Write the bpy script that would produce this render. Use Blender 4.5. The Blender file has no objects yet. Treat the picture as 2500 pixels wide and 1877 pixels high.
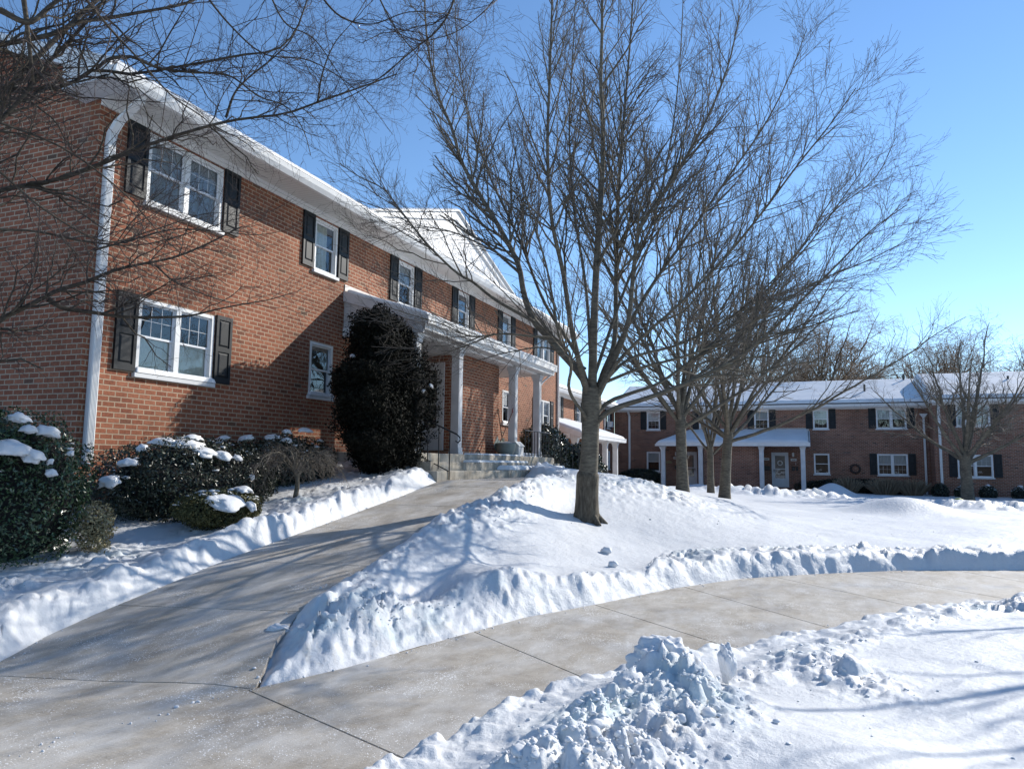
import bpy, bmesh, math, random
import numpy as np
from mathutils import Vector, noise as mnoise

# ------------------------------------------------------------------ camera, sky, sun
SC = bpy.context.scene
COL = SC.collection
F_PX, YAW, PITCH, ROLL = 1780.0, math.radians(21.676), math.radians(6.135), math.radians(0.712)
CAM = np.array([0.0, 0.0, 1.6])
Fv = np.array([-math.sin(YAW)*math.cos(PITCH), math.cos(YAW)*math.cos(PITCH), math.sin(PITCH)])
R0 = np.array([math.cos(YAW), math.sin(YAW), 0.0]); U0 = np.cross(R0, Fv)
Rv = R0*math.cos(ROLL)+U0*math.sin(ROLL); Uv = np.cross(Rv, Fv)
cd = bpy.data.cameras.new('camera'); cam = bpy.data.objects.new('camera', cd); COL.objects.link(cam)
cd.sensor_width = 36.0; cd.lens = F_PX/2500*36; cd.clip_end = 3000; cd.clip_start = 0.05
from mathutils import Matrix
cam.matrix_world = Matrix(((Rv[0], Uv[0], -Fv[0], CAM[0]), (Rv[1], Uv[1], -Fv[1], CAM[1]), (Rv[2], Uv[2], -Fv[2], CAM[2]), (0, 0, 0, 1)))
SC.camera = cam

SUN = Vector((1.0, 1.6, 1.05)).normalized()
ELEV = math.asin(SUN.z); AZ = math.atan2(SUN.x, SUN.y)
W = bpy.data.worlds.new("World"); SC.world = W; W.use_nodes = True
nt = W.node_tree; bg = nt.nodes['Background']
sky = nt.nodes.new('ShaderNodeTexSky'); sky.sky_type = 'NISHITA'; sky.sun_disc = False
sky.sun_elevation = ELEV; sky.sun_rotation = AZ; sky.altitude = 1200; sky.air_density = 1.0; sky.dust_density = 0.0; sky.ozone_density = 2.2
hs = nt.nodes.new('ShaderNodeHueSaturation'); hs.inputs['Saturation'].default_value = 1.10; nt.links.new(sky.outputs[0], hs.inputs['Color']); nt.links.new(hs.outputs[0], bg.inputs[0]); bg.inputs[1].default_value = 0.135
sd = bpy.data.lights.new('sun', 'SUN'); sd.energy = 4.0; sd.angle = math.radians(0.5); sd.color = (1, 0.95, 0.865)
so = bpy.data.objects.new('sun', sd); COL.objects.link(so); so.rotation_euler = SUN.to_track_quat('Z', 'Y').to_euler(); so.location = (20, 32, 25)
SC.view_settings.view_transform = 'Standard'; SC.view_settings.look = 'None'; SC.view_settings.gamma = 1
SC.view_settings.exposure = 0.58
SC.cycles.max_bounces = 8; SC.cycles.transparent_max_bounces = 8
try: SC.cycles.use_denoising = True
except Exception: pass

def at(px, py, dep):            # a point of the photograph taken out to its own distance
    return CAM + dep*(Fv + Rv*(px-1250)/F_PX - Uv*(py-938.5)/F_PX)

# ------------------------------------------------------------------ helpers
def tag(o, label=None, cat=None, group=None, kind=None):
    if label: o['label'] = label
    if cat: o['category'] = cat
    if group: o['group'] = group
    if kind: o['kind'] = kind
    return o
def empty(name, loc, label, cat, group=None):
    o = bpy.data.objects.new(name, None); COL.objects.link(o); o.location = loc
    o.empty_display_size = .2
    return tag(o, label, cat, group)
def link(name, me, mat, parent=None):
    o = bpy.data.objects.new(name, me); COL.objects.link(o)
    if mat is not None: me.materials.append(mat)
    if parent is not None:
        o.parent = parent
        o.matrix_parent_inverse = Matrix.Translation(-parent.location) if parent.type == 'EMPTY' else Matrix.Identity(4)
    return o
def mesh_np(name, V, Fq, mat, parent=None, smooth=False, uv=None):
    """V (n,3) array, Fq (m,k) int array"""
    me = bpy.data.meshes.new(name)
    V = np.asarray(V, dtype=np.float32); Fq = np.asarray(Fq, dtype=np.int32); m, k = Fq.shape
    me.vertices.add(len(V)); me.vertices.foreach_set('co', V.ravel())
    me.loops.add(m*k); me.loops.foreach_set('vertex_index', Fq.ravel())
    me.polygons.add(m); me.polygons.foreach_set('loop_start', np.arange(0, m*k, k, dtype=np.int32))
    me.polygons.foreach_set('loop_total', np.full(m, k, dtype=np.int32))
    if smooth: me.polygons.foreach_set('use_smooth', np.ones(m, dtype=bool))
    me.update(calc_edges=True)
    if uv is not None:
        l = me.uv_layers.new(name='UVMap'); l.data.foreach_set('uv', np.asarray(uv, dtype=np.float32)[Fq.ravel()].ravel())
    return link(name, me, mat, parent)

class MB:
    """collects closed shapes into one mesh; UVs in metres along the wall"""
    def __init__(s): s.v = []; s.f = []
    def box(s, a, b, F=None):
        (x0, y0, z0), (x1, y1, z1) = a, b
        i = len(s.v)
        for z in (z0, z1):
            for x, y in ((x0, y0), (x1, y0), (x1, y1), (x0, y1)):
                s.v.append(F(x, y, z) if F else (x, y, z))
        for q in ((0, 3, 2, 1), (4, 5, 6, 7), (0, 1, 5, 4), (1, 2, 6, 5), (2, 3, 7, 6), (3, 0, 4, 7)):
            s.f.append(tuple(i+k for k in q))
    def prism(s, poly, w0, w1, F):      # poly of (a,b) extruded along the third; F(w, a, b)
        i = len(s.v); n = len(poly)
        for w in (w0, w1):
            for a, b in poly: s.v.append(F(w, a, b))
        s.f.append(tuple(i+k for k in range(n))); s.f.append(tuple(i+n+k for k in reversed(range(n))))
        for k in range(n): s.f.append((i+k, i+(k+1) % n, i+n+(k+1) % n, i+n+k))
    def quad(s, *p):
        i = len(s.v); s.v += [tuple(q) for q in p]; s.f.append(tuple(range(i, i+len(p))))
    def tube(s, pts, rad, k=8):
        pts = [Vector(p) for p in pts]; n = len(pts)
        if not hasattr(rad, '__len__'): rad = [rad]*n
        i = len(s.v); up = Vector((0.13, 0.31, 0.94))
        for j, p in enumerate(pts):
            t = (pts[min(j+1, n-1)]-pts[max(j-1, 0)]).normalized()
            a = t.cross(up)
            if a.length < .1: a = t.cross(Vector((1, 0, 0)))
            a.normalize(); b = t.cross(a)
            for q in range(k):
                an = 2*math.pi*q/k; s.v.append(tuple(p+(a*math.cos(an)+b*math.sin(an))*rad[j]))
        for j in range(n-1):
            for q in range(k): s.f.append((i+j*k+q, i+j*k+(q+1) % k, i+(j+1)*k+(q+1) % k, i+(j+1)*k+q))
        s.f.append(tuple(i+q for q in reversed(range(k)))); s.f.append(tuple(i+(n-1)*k+q for q in range(k)))
    def lathe(s, c, prof, k=20):
        i = len(s.v); n = len(prof)
        for r, z in prof:
            for q in range(k): an = 2*math.pi*q/k; s.v.append((c[0]+r*math.cos(an), c[1]+r*math.sin(an), c[2]+z))
        for j in range(n-1):
            for q in range(k): s.f.append((i+j*k+q, i+j*k+(q+1) % k, i+(j+1)*k+(q+1) % k, i+(j+1)*k+q))
        s.f.append(tuple(i+q for q in reversed(range(k)))); s.f.append(tuple(i+(n-1)*k+q for q in range(k)))
    def build(s, name, mat, parent=None, bevel=0, smooth=False, recalc=True):
        me = bpy.data.meshes.new(name); me.from_pydata([tuple(map(float, p)) for p in s.v], [], s.f)
        bm = bmesh.new(); bm.from_mesh(me)
        if recalc: bmesh.ops.recalc_face_normals(bm, faces=bm.faces)
        if bevel: bmesh.ops.bevel(bm, geom=bm.edges[:], offset=bevel, segments=1, affect='EDGES', clamp_overlap=True)
        uvl = bm.loops.layers.uv.new('UVMap')
        for f in bm.faces:
            n = f.normal
            for l in f.loops:
                c = l.vert.co
                if abs(n.z) > .9: l[uvl].uv = (c.x, c.y)
                elif abs(n.x) > abs(n.y): l[uvl].uv = (c.y, c.z)
                else: l[uvl].uv = (c.x, c.z)
            f.smooth = smooth
        bm.to_mesh(me); bm.free()
        return link(name, me, mat, parent)

# numpy noise ------------------------------------------------------
def _h(ix, iy, s=0):
    n = (ix.astype(np.int64)*374761393 + iy.astype(np.int64)*668265263 + s*1274126177) & 0xffffffff
    n = ((n ^ (n >> 13))*1274126177) & 0xffffffff
    n = (n ^ (n >> 16))
    return (n & 0xffffff)/float(0xffffff)
def vnoise(x, y, s=0):
    ix = np.floor(x); iy = np.floor(y); fx = x-ix; fy = y-iy
    fx = fx*fx*fx*(fx*(fx*6-15)+10); fy = fy*fy*fy*(fy*(fy*6-15)+10)
    a = _h(ix, iy, s); b = _h(ix+1, iy, s); c = _h(ix, iy+1, s); d = _h(ix+1, iy+1, s)
    return (a+(b-a)*fx+(c-a)*fy+(a-b-c+d)*fx*fy)*2-1
def fbm(x, y, o=4, s=0):
    r = 0; a = 1; t = 0
    for k in range(o):
        c, sn = math.cos(k*1.1+.4), math.sin(k*1.1+.4)
        r = r+a*vnoise(x*c-y*sn+k*17.3, x*sn+y*c, s+k); t += a; a *= .5; x = x*2.03; y = y*2.03
    return r/t
def lumps(x, y, size, s=0):
    """rounded chunks on a jittered grid, 0..1"""
    X = x/size; Y = y/size; ix = np.floor(X); iy = np.floor(Y); out = np.zeros_like(X)
    for dx in (-1, 0, 1):
        for dy in (-1, 0, 1):
            cx = ix+dx; cy = iy+dy
            jx = cx+_h(cx, cy, s+1); jy = cy+_h(cx, cy, s+2); r = .25+.55*_h(cx, cy, s+3); hh = .3+.7*_h(cx, cy, s+4)
            an = 6.28*_h(cx, cy, s+5); ca, sa = np.cos(an), np.sin(an); el = 1+.7*_h(cx, cy, s+6)
            u = ((X-jx)*ca+(Y-jy)*sa)*el; v = (-(X-jx)*sa+(Y-jy)*ca)
            d = (.45*np.sqrt(u*u+v*v)+.55*np.maximum(np.maximum(np.abs(u), np.abs(v)), np.abs(u*.7+v*.7)))/r
            tilt = 1+((_h(cx, cy, s+7)-.5)*u+(_h(cx, cy, s+8)-.5)*v)/r*1.3
            out = np.maximum(out, hh*r*1.25*np.clip(1-d**2.6, 0, 1)**.6*tilt)
    return out
def sstep(a, b, x):
    t = np.clip((x-a)/(b-a), 0, 1); return t*t*(3-2*t)

# ------------------------------------------------------------------ materials
def mat(name):
    m = bpy.data.materials.new(name); m.use_nodes = True; t = m.node_tree; p = t.nodes['Principled BSDF']
    return m, t, p
def N(t, kind, **kw):
    n = t.nodes.new(kind)
    for k, v in kw.items():
        if k.startswith('i_'):
            key = k[2:]; key = int(key) if key.isdigit() else key.replace('_', ' '); n.inputs[key].default_value = v
        else: setattr(n, k, v)
    return n
def ramp(t, stops, fac=None, interp='LINEAR'):
    n = t.nodes.new('ShaderNodeValToRGB'); n.color_ramp.interpolation = interp; e = n.color_ramp.elements
    while len(e) < len(stops): e.new(.5)
    for k, (p, c) in enumerate(stops): e[k].position = p; e[k].color = tuple(c)+(1,) if len(c) == 3 else c
    if fac is not None: t.links.new(fac, n.inputs[0])
    return n
def mix(t, a, b, fac, mode='MIX'):
    n = t.nodes.new('ShaderNodeMix'); n.data_type = 'RGBA'; n.blend_type = mode; n.clamp_factor = True
    for s, v in ((0, fac), (6, a), (7, b)):
        if hasattr(v, 'links'): t.links.new(v, n.inputs[s])
        elif s == 0: n.inputs[0].default_value = v
        else: n.inputs[s].default_value = tuple(v)+(1,)
    return n.outputs[2]
def bump(t, p, h, strength=.5, dist=.01, nrm=None):
    b = N(t, 'ShaderNodeBump'); b.inputs['Strength'].default_value = strength; b.inputs['Distance'].default_value = dist
    t.links.new(h, b.inputs['Height'])
    if nrm is not None: t.links.new(nrm, b.inputs['Normal'])
    t.links.new(b.outputs[0], p.inputs['Normal']); return b.outputs[0]
def obj_co(t): return N(t, 'ShaderNodeTexCoord').outputs['Object']
def noise(t, sc, det=4, co=None, rough=.55):
    n = N(t, 'ShaderNodeTexNoise', i_Scale=sc, i_Detail=det, i_Roughness=rough)
    if co is not None: t.links.new(co, n.inputs['Vector'])
    return n

def plain(name, col, rough=.6, var=.12, sc=6, metal=0, bmp=0.0, spec=.5):
    m, t, p = mat(name); co = obj_co(t); n = noise(t, sc, 4, co)
    dark = tuple(c*(1-var) for c in col); lite = tuple(min(1, c*(1+var)) for c in col)
    r = ramp(t, [(.3, dark), (.7, lite)], n.outputs[0]); t.links.new(r.outputs[0], p.inputs['Base Color'])
    p.inputs['Roughness'].default_value = rough; p.inputs['Metallic'].default_value = metal
    p.inputs['Specular IOR Level'].default_value = spec
    if bmp:
        n2 = noise(t, sc*8, 3, co); bump(t, p, n2.outputs[0], .4, bmp)
    return m

def brick_mat(name, tones, mortar, ox=0.0, oz=0.0, dirt=.25):
    m, t, p = mat(name); uv = N(t, 'ShaderNodeTexCoord').outputs['UV']
    mp = N(t, 'ShaderNodeMapping'); mp.inputs['Location'].default_value = (ox, oz, 0); t.links.new(uv, mp.inputs[0])
    wob = noise(t, 9, 2, uv)
    va = N(t, 'ShaderNodeVectorMath', operation='SCALE'); va.inputs[3].default_value = .0035; t.links.new(wob.outputs['Color'], va.inputs[0])
    vb = N(t, 'ShaderNodeVectorMath', operation='ADD'); t.links.new(mp.outputs[0], vb.inputs[0]); t.links.new(va.outputs[0], vb.inputs[1])
    def bt(c1, c2, mo, bias=0):
        b = N(t, 'ShaderNodeTexBrick'); b.offset = .5; b.squash = 1
        b.inputs['Color1'].default_value = c1+(1,); b.inputs['Color2'].default_value = c2+(1,); b.inputs['Mortar'].default_value = mo+(1,)
        b.inputs['Scale'].default_value = 1; b.inputs['Mortar Size'].default_value = .0105; b.inputs['Mortar Smooth'].default_value = .25
        b.inputs['Bias'].default_value = bias; b.inputs['Brick Width'].default_value = .208; b.inputs['Row Height'].default_value = .0785
        t.links.new(vb.outputs[0], b.inputs['Vector']); return b
    b = bt((0, 0, 0), (1, 1, 1), (0, 0, 0))
    rb = ramp(t, [(0, tones[0]), (.015, tones[1]), (.05, tones[2]), (.45, tones[3]), (.75, tones[4]), (1, tones[5])], b.outputs['Color'])
    n1 = noise(t, 30, 5, uv); v1 = ramp(t, [(.3, (.72, .72, .72)), (.7, (1.2, 1.2, 1.2))], n1.outputs[0])
    c1 = mix(t, rb.outputs[0], v1.outputs[0], 1.0, 'MULTIPLY')
    n2 = noise(t, .8, 5, uv); v2 = ramp(t, [(.3, (1-dirt, 1-dirt, 1-dirt)), (.65, (1.05, 1.05, 1.05))], n2.outputs[0])
    nm = noise(t, 14, 4, uv); vm = ramp(t, [(.3, tuple(c*.75 for c in mortar)), (.7, mortar)], nm.outputs[0])
    c2 = mix(t, c1, vm.outputs[0], b.outputs['Fac'])
    mps = N(t, 'ShaderNodeMapping'); mps.inputs['Scale'].default_value = (2.2, .25, 1); t.links.new(uv, mps.inputs[0]); ns_ = noise(t, 1.0, 6, mps.outputs[0], .7)
    rs_ = ramp(t, [(.60, (0, 0, 0)), (.80, (.28, .28, .28))], ns_.outputs[0]); c2 = mix(t, c2, (.42, .36, .31), rs_.outputs[0])
    c3 = mix(t, c2, v2.outputs[0], 1.0, 'MULTIPLY')
    t.links.new(c3, p.inputs['Base Color']); p.inputs['Roughness'].default_value = .85; p.inputs['Specular IOR Level'].default_value = .25
    inv = N(t, 'ShaderNodeMath', operation='MULTIPLY_ADD'); inv.inputs[1].default_value = -1; inv.inputs[2].default_value = 1
    t.links.new(b.outputs['Fac'], inv.inputs[0])
    n3 = noise(t, 120, 3, uv); ad = N(t, 'ShaderNodeMath', operation='MULTIPLY_ADD'); ad.inputs[1].default_value = .35
    t.links.new(n3.outputs[0], ad.inputs[0]); t.links.new(inv.outputs[0], ad.inputs[2])
    bump(t, p, ad.outputs[0], .7, .006)
    return m
M = {}
M['brick'] = brick_mat('red_brick', [(.12, .07, .048), (.18, .078, .046), (.235, .078, .043), (.275, .095, .050), (.31, .11, .058), (.345, .132, .073)], (.47, .35, .245), .02, .013)
M['brick_far'] = brick_mat('brown_brick', [(.08, .05, .04), (.13, .06, .045), (.20, .085, .052), (.245, .105, .065), (.28, .12, .075), (.31, .14, .088)], (.40, .32, .26), .05, .02, .3)

def siding_mat(name, pitch, axis, col=(.66, .66, .64), depth=.35):
    m, t, p = mat(name); co = N(t, 'ShaderNodeTexCoord').outputs['Object']
    sp = N(t, 'ShaderNodeSeparateXYZ'); t.links.new(co, sp.inputs[0])
    mu = N(t, 'ShaderNodeMath', operation='MULTIPLY'); mu.inputs[1].default_value = 1/pitch; t.links.new(sp.outputs[axis], mu.inputs[0])
    fr = N(t, 'ShaderNodeMath', operation='FRACT'); t.links.new(mu.outputs[0], fr.inputs[0])
    r = ramp(t, [(0, (.25, .25, .25)), (.1, (1, 1, 1)), (.9, (1, 1, 1)), (1, (.3, .3, .3))], fr.outputs[0])  # board edges darkened; the grooves' shadow lines go into the colour
    n = noise(t, 3, 4, co); v = ramp(t, [(.3, tuple(c*.88 for c in col)), (.7, col)], n.outputs[0])
    t.links.new(mix(t, v.outputs[0], r.outputs[0], depth, 'MULTIPLY'), p.inputs['Base Color']); p.inputs['Roughness'].default_value = .5
    bump(t, p, r.outputs[0], .8, .01); return m
M['soffit'] = siding_mat('ribbed_soffit', .10, 'Y', (.70, .69, .66), .45)
M['soffit_x'] = siding_mat('ribbed_soffit_across', .10, 'X', (.66, .65, .63), .45)
M['siding'] = siding_mat('vertical_siding', .10, 'Y', (.82, .81, .80), .35)
M['panel'] = siding_mat('board_and_batten', .2, 'X', (.60, .58, .57), .3)
M['white'] = plain('white_trim_paint', (.72, .72, .71), .45, .06, 4)
M['white_dull'] = plain('weathered_white_paint', (.60, .60, .60), .5, .1, 3)
M['shutter'] = plain('black_shutter_vinyl', (.012, .015, .018), .5, .15, 5, 0, 0, .28)
M['sash'] = plain('white_vinyl', (.74, .75, .77), .35, .05, 5)
M['iron'] = plain('black_wrought_iron', (.02, .02, .022), .4, .3, 20, .3)
M['door'] = plain('white_door_paint', (.55, .56, .57), .4, .06, 3)
M['door_dark'] = plain('dark_storm_door', (.07, .08, .09), .35, .2, 3)
M['shingle'] = plain('asphalt_shingle', (.10, .09, .085), .9, .35, 12, 0, .01)
M['copper'] = plain('aluminium_flashing', (.42, .38, .35), .4, .1, 6, .5)
M['inside'] = plain('dark_interior', (.02, .02, .022), .9, .2, 2)  # near-black, standing in for the dimness of rooms behind the glass
M['void'] = plain('core_shade', (.006, .006, .006), 1, .1, 2)
M['planter'] = plain('grey_green_planter', (.19, .22, .20), .5, .1, 5)
M['box'] = plain('pale_deck_box', (.52, .53, .53), .45, .08, 6)
M['red'] = plain('red_plastic_grip', (.25, .02, .03), .4, .1, 6)
M['wood'] = plain('wooden_handle', (.20, .10, .06), .6, .2, 12)
M['orange'] = plain('copper_orange_blade', (.33, .14, .08), .5, .2, 6)
M['ball'] = plain('green_yellow_plastic', (.30, .33, .05), .5, .2, 6)
M['mail'] = plain('black_mailbox', (.015, .016, .018), .4, .2, 6)
M['lamp'] = plain('frosted_lamp_glass', (.62, .62, .60), .3, .05, 6)
M['soil'] = plain('frozen_brown_grass', (.10, .075, .04), .95, .5, 30, 0, .02)
M['blind'] = plain('window_blind', (.42, .44, .46), .7, .06, 3)

def curtain_mat():
    m, t, p = mat('linen_curtain'); co = obj_co(t); mp = N(t, 'ShaderNodeMapping'); mp.inputs['Scale'].default_value = (1, 6, 60); t.links.new(co, mp.inputs[0])
    n = noise(t, 5, 5, mp.outputs[0]); r = ramp(t, [(.3, (.55, .54, .47)), (.7, (.82, .81, .72))], n.outputs[0]); t.links.new(r.outputs[0], p.inputs['Base Color'])
    p.inputs['Roughness'].default_value = .9; bump(t, p, n.outputs[0], .4, .01); return m
M['curtain'] = curtain_mat()
def glass_mat(name, tint, refl):
    m, t, p = mat(name); t.nodes.remove(p); out = t.nodes['Material Output']
    g = N(t, 'ShaderNodeBsdfGlossy'); g.inputs['Roughness'].default_value = .015; g.inputs[0].default_value = (.9, .95, 1, 1)
    tr = N(t, 'ShaderNodeBsdfTransparent'); tr.inputs[0].default_value = tint+(1,)
    fr = N(t, 'ShaderNodeFresnel'); fr.inputs[0].default_value = 1.5
    ma = N(t, 'ShaderNodeMath', operation='MULTIPLY_ADD'); ma.inputs[1].default_value = 1.15; ma.inputs[2].default_value = refl; t.links.new(fr.outputs[0], ma.inputs[0])
    n = noise(t, 1.3, 2, obj_co(t)); b = N(t, 'ShaderNodeBump'); b.inputs['Strength'].default_value = .12; b.inputs['Distance'].default_value = .05
    t.links.new(n.outputs[0], b.inputs['Height']); t.links.new(b.outputs[0], g.inputs['Normal'])
    mx = N(t, 'ShaderNodeMixShader'); t.links.new(ma.outputs[0], mx.inputs[0]); t.links.new(tr.outputs[0], mx.inputs[1]); t.links.new(g.outputs[0], mx.inputs[2])
    t.links.new(mx.outputs[0], out.inputs[0]); return m
M['glass'] = glass_mat('window_glass', (.86, .9, .9), .03)

def snow_mat(name='snow', fine=1.0):
    m, t, p = mat(name); co = obj_co(t)
    n1 = noise(t, .9, 3, co); n2 = noise(t, 55, 5, co, .7); n3 = noise(t, 9, 4, co)
    r = ramp(t, [(.35, (.65, .66, .675)), (.65, (.72, .725, .73))], n1.outputs[0])
    t.links.new(r.outputs[0], p.inputs['Base Color']); p.inputs['Roughness'].default_value = .55
    p.inputs['Specular IOR Level'].default_value = .35
    ad = N(t, 'ShaderNodeMath', operation='MULTIPLY_ADD'); ad.inputs[1].default_value = .35; t.links.new(n2.outputs[0], ad.inputs[0]); t.links.new(n3.outputs[0], ad.inputs[2])
    bump(t, p, ad.outputs[0], .45*fine, .02)
    return m
M['snow'] = snow_mat()
M['snow_roof'] = snow_mat('roof_snow', .5)
def ground_snow():
    """snow with the grey-brown grit and the icy blue-green scraped lumps of the banks"""
    m, t, p = mat('ground_snow'); co = obj_co(t)
    n1 = noise(t, .7, 3, co); n2 = noise(t, 70, 5, co, .75); n3 = noise(t, 14, 4, co)
    base = ramp(t, [(.35, (.63, .64, .655)), (.65, (.71, .715, .72))], n1.outputs[0])
    at_ = N(t, 'ShaderNodeAttribute'); at_.attribute_name = 'rough'
    nd = noise(t, 2.3, 5, co, .7); dr = ramp(t, [(.56, (0, 0, 0)), (.72, (1, 1, 1))], nd.outputs[0])
    mu = N(t, 'ShaderNodeMath', operation='MULTIPLY'); t.links.new(dr.outputs[0], mu.inputs[0]); t.links.new(at_.outputs['Fac'], mu.inputs[1])
    c1 = mix(t, base.outputs[0], (.55, .50, .42), mu.outputs[0])
    ni = noise(t, 1.6, 4, co, .6); ir = ramp(t, [(.5, (0, 0, 0)), (.68, (.75, .75, .75))], ni.outputs[0])
    mi = N(t, 'ShaderNodeMath', operation='MULTIPLY'); t.links.new(ir.outputs[0], mi.inputs[0]); t.links.new(at_.outputs['Fac'], mi.inputs[1])
    c2 = mix(t, c1, (.56, .68, .68), mi.outputs[0])
    t.links.new(c2, p.inputs['Base Color']); p.inputs['Roughness'].default_value = .5; p.inputs['Specular IOR Level'].default_value = .4
    ad = N(t, 'ShaderNodeMath', operation='MULTIPLY_ADD'); ad.inputs[1].default_value = .5; t.links.new(n2.outputs[0], ad.inputs[0]); t.links.new(n3.outputs[0], ad.inputs[2])
    bump(t, p, ad.outputs[0], .75, .016); return m
M['ground_snow'] = ground_snow()

def concrete_mat():
    m, t, p = mat('brushed_concrete'); co = obj_co(t)
    n1 = noise(t, 1.1, 6, co, .65); n2 = noise(t, 6, 5, co, .7); n3 = noise(t, 90, 4, co, .7)
    c0 = ramp(t, [(.25, (.30, .26, .21)), (.5, (.385, .34, .28)), (.75, (.47, .425, .36))], n1.outputs[0])
    v = ramp(t, [(.3, (.78, .78, .78)), (.7, (1.12, 1.12, 1.12))], n2.outputs[0]); c1 = mix(t, c0.outputs[0], v.outputs[0], 1, 'MULTIPLY')
    v3 = ramp(t, [(.3, (.85, .85, .85)), (.7, (1.12, 1.12, 1.12))], n3.outputs[0]); c1 = mix(t, c1, v3.outputs[0], 1, 'MULTIPLY')
    mp = N(t, 'ShaderNodeMapping'); mp.inputs['Rotation'].default_value = (0, 0, .3); mp.inputs['Scale'].default_value = (3, 160, 1); t.links.new(co, mp.inputs[0])
    nb = noise(t, 1, 2, mp.outputs[0]); vb = ramp(t, [(.35, (.88, .88, .88)), (.6, (1.05, 1.05, 1.05))], nb.outputs[0]); c1 = mix(t, c1, vb.outputs[0], .8, 'MULTIPLY')
    # dried salt film in streaks
    mp2 = N(t, 'ShaderNodeMapping'); mp2.inputs['Rotation'].default_value = (0, 0, -.5); mp2.inputs['Scale'].default_value = (1.6, .7, 1); t.links.new(co, mp2.inputs[0])
    ns = noise(t, 1.5, 7, mp2.outputs[0], .72); rs = ramp(t, [(.42, (0, 0, 0)), (.76, (.85, .85, .85))], ns.outputs[0]); c2 = mix(t, c1, (.62, .61, .59), rs.outputs[0])
    # salt grains
    vo = N(t, 'ShaderNodeTexVoronoi'); vo.feature = 'F1'; vo.inputs['Scale'].default_value = 75; vo.inputs['Randomness'].default_value = 1; t.links.new(co, vo.inputs['Vector'])
    nz = noise(t, 1.7, 6, co, .75); th = N(t, 'ShaderNodeMapRange'); th.inputs[1].default_value = .40; th.inputs[2].default_value = .66; th.inputs[3].default_value = .08; th.inputs[4].default_value = .55; t.links.new(nz.outputs[0], th.inputs[0])
    cr = N(t, 'ShaderNodeSeparateXYZ'); t.links.new(vo.outputs['Color'], cr.inputs[0])
    m2 = N(t, 'ShaderNodeMath', operation='MULTIPLY'); t.links.new(th.outputs[0], m2.inputs[0]); t.links.new(cr.outputs[0], m2.inputs[1])
    lt = N(t, 'ShaderNodeMath', operation='LESS_THAN'); t.links.new(vo.outputs['Distance'], lt.inputs[0]); t.links.new(m2.outputs[0], lt.inputs[1])
    c3 = mix(t, c2, (.84, .84, .84), lt.outputs[0]); t.links.new(c3, p.inputs['Base Color'])
    rr = ramp(t, [(.35, (.45, .45, .45)), (.6, (.8, .8, .8))], n1.outputs[0]); t.links.new(rr.outputs[0], p.inputs['Roughness'])
    ad = N(t, 'ShaderNodeMath', operation='MULTIPLY_ADD'); ad.inputs[1].default_value = 1.2; t.links.new(lt.outputs[0], ad.inputs[0]); t.links.new(n3.outputs[0], ad.inputs[2])
    a2 = N(t, 'ShaderNodeMath', operation='MULTIPLY_ADD'); a2.inputs[1].default_value = .7; t.links.new(nb.outputs[0], a2.inputs[0]); t.links.new(ad.outputs[0], a2.inputs[2])
    bump(t, p, a2.outputs[0], .6, .004); return m
M['concrete'] = concrete_mat()
def step_mat():
    m, t, p = mat('stained_step_concrete'); co = obj_co(t); n1 = noise(t, 2.0, 6, co, .65); n2 = noise(t, 40, 4, co)
    mp = N(t, 'ShaderNodeMapping'); mp.inputs['Scale'].default_value = (4, 4, .6); t.links.new(co, mp.inputs[0]); n3 = noise(t, 2, 5, mp.outputs[0])
    c = ramp(t, [(.3, (.25, .215, .165)), (.55, (.43, .385, .315)), (.75, (.54, .495, .42))], n1.outputs[0])
    v = ramp(t, [(.35, (.7, .7, .7)), (.6, (1.05, 1.05, 1.05))], n3.outputs[0]); c = mix(t, c.outputs[0], v.outputs[0], 1, 'MULTIPLY')
    t.links.new(c, p.inputs['Base Color']); p.inputs['Roughness'].default_value = .8; bump(t, p, n2.outputs[0], .4, .005); return m
M['step'] = step_mat()
def bark_mat(name, a, b, sc=1.0, lines=True):
    m, t, p = mat(name); co = obj_co(t)
    mp = N(t, 'ShaderNodeMapping'); mp.inputs['Scale'].default_value = (7*sc, 7*sc, 26*sc) if lines else (26*sc, 26*sc, 5*sc); t.links.new(co, mp.inputs[0])
    n = noise(t, 1, 6, mp.outputs[0], .7); n2 = noise(t, 3*sc, 4, co)
    r = ramp(t, [(.28, tuple(c*.55 for c in a)), (.45, a), (.62, b), (.75, tuple(c*1.35 for c in b))], n.outputs[0])
    v = ramp(t, [(.3, (.7, .7, .7)), (.7, (1.15, 1.15, 1.1))], n2.outputs[0])
    t.links.new(mix(t, r.outputs[0], v.outputs[0], 1, 'MULTIPLY'), p.inputs['Base Color']); p.inputs['Roughness'].default_value = .85; p.inputs['Specular IOR Level'].default_value = .2
    bump(t, p, n.outputs[0], .8, .012); return m
M['bark'] = bark_mat('grey_bark', (.115, .10, .08), (.18, .16, .125))
M['bark_base'] = bark_mat('ridged_rootstock_bark', (.09, .075, .058), (.15, .13, .10), 1, False)
M['twig'] = plain('grey_brown_twig', (.105, .088, .073), .8, .3, 8)
M['twig_dark'] = plain('dark_brown_twig', (.052, .036, .030), .8, .3, 8)
M['twig_pale'] = plain('pale_grey_twig', (.17, .145, .12), .8, .3, 8)
M['bark_dark'] = bark_mat('dark_branch_bark', (.055, .045, .036), (.10, .085, .066), 1.6)
M['twig_tan'] = plain('yellow_brown_twig', (.30, .20, .12), .8, .25, 8)
M['bark_far'] = bark_mat('brown_far_bark', (.10, .07, .05), (.15, .11, .08), .5)
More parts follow.
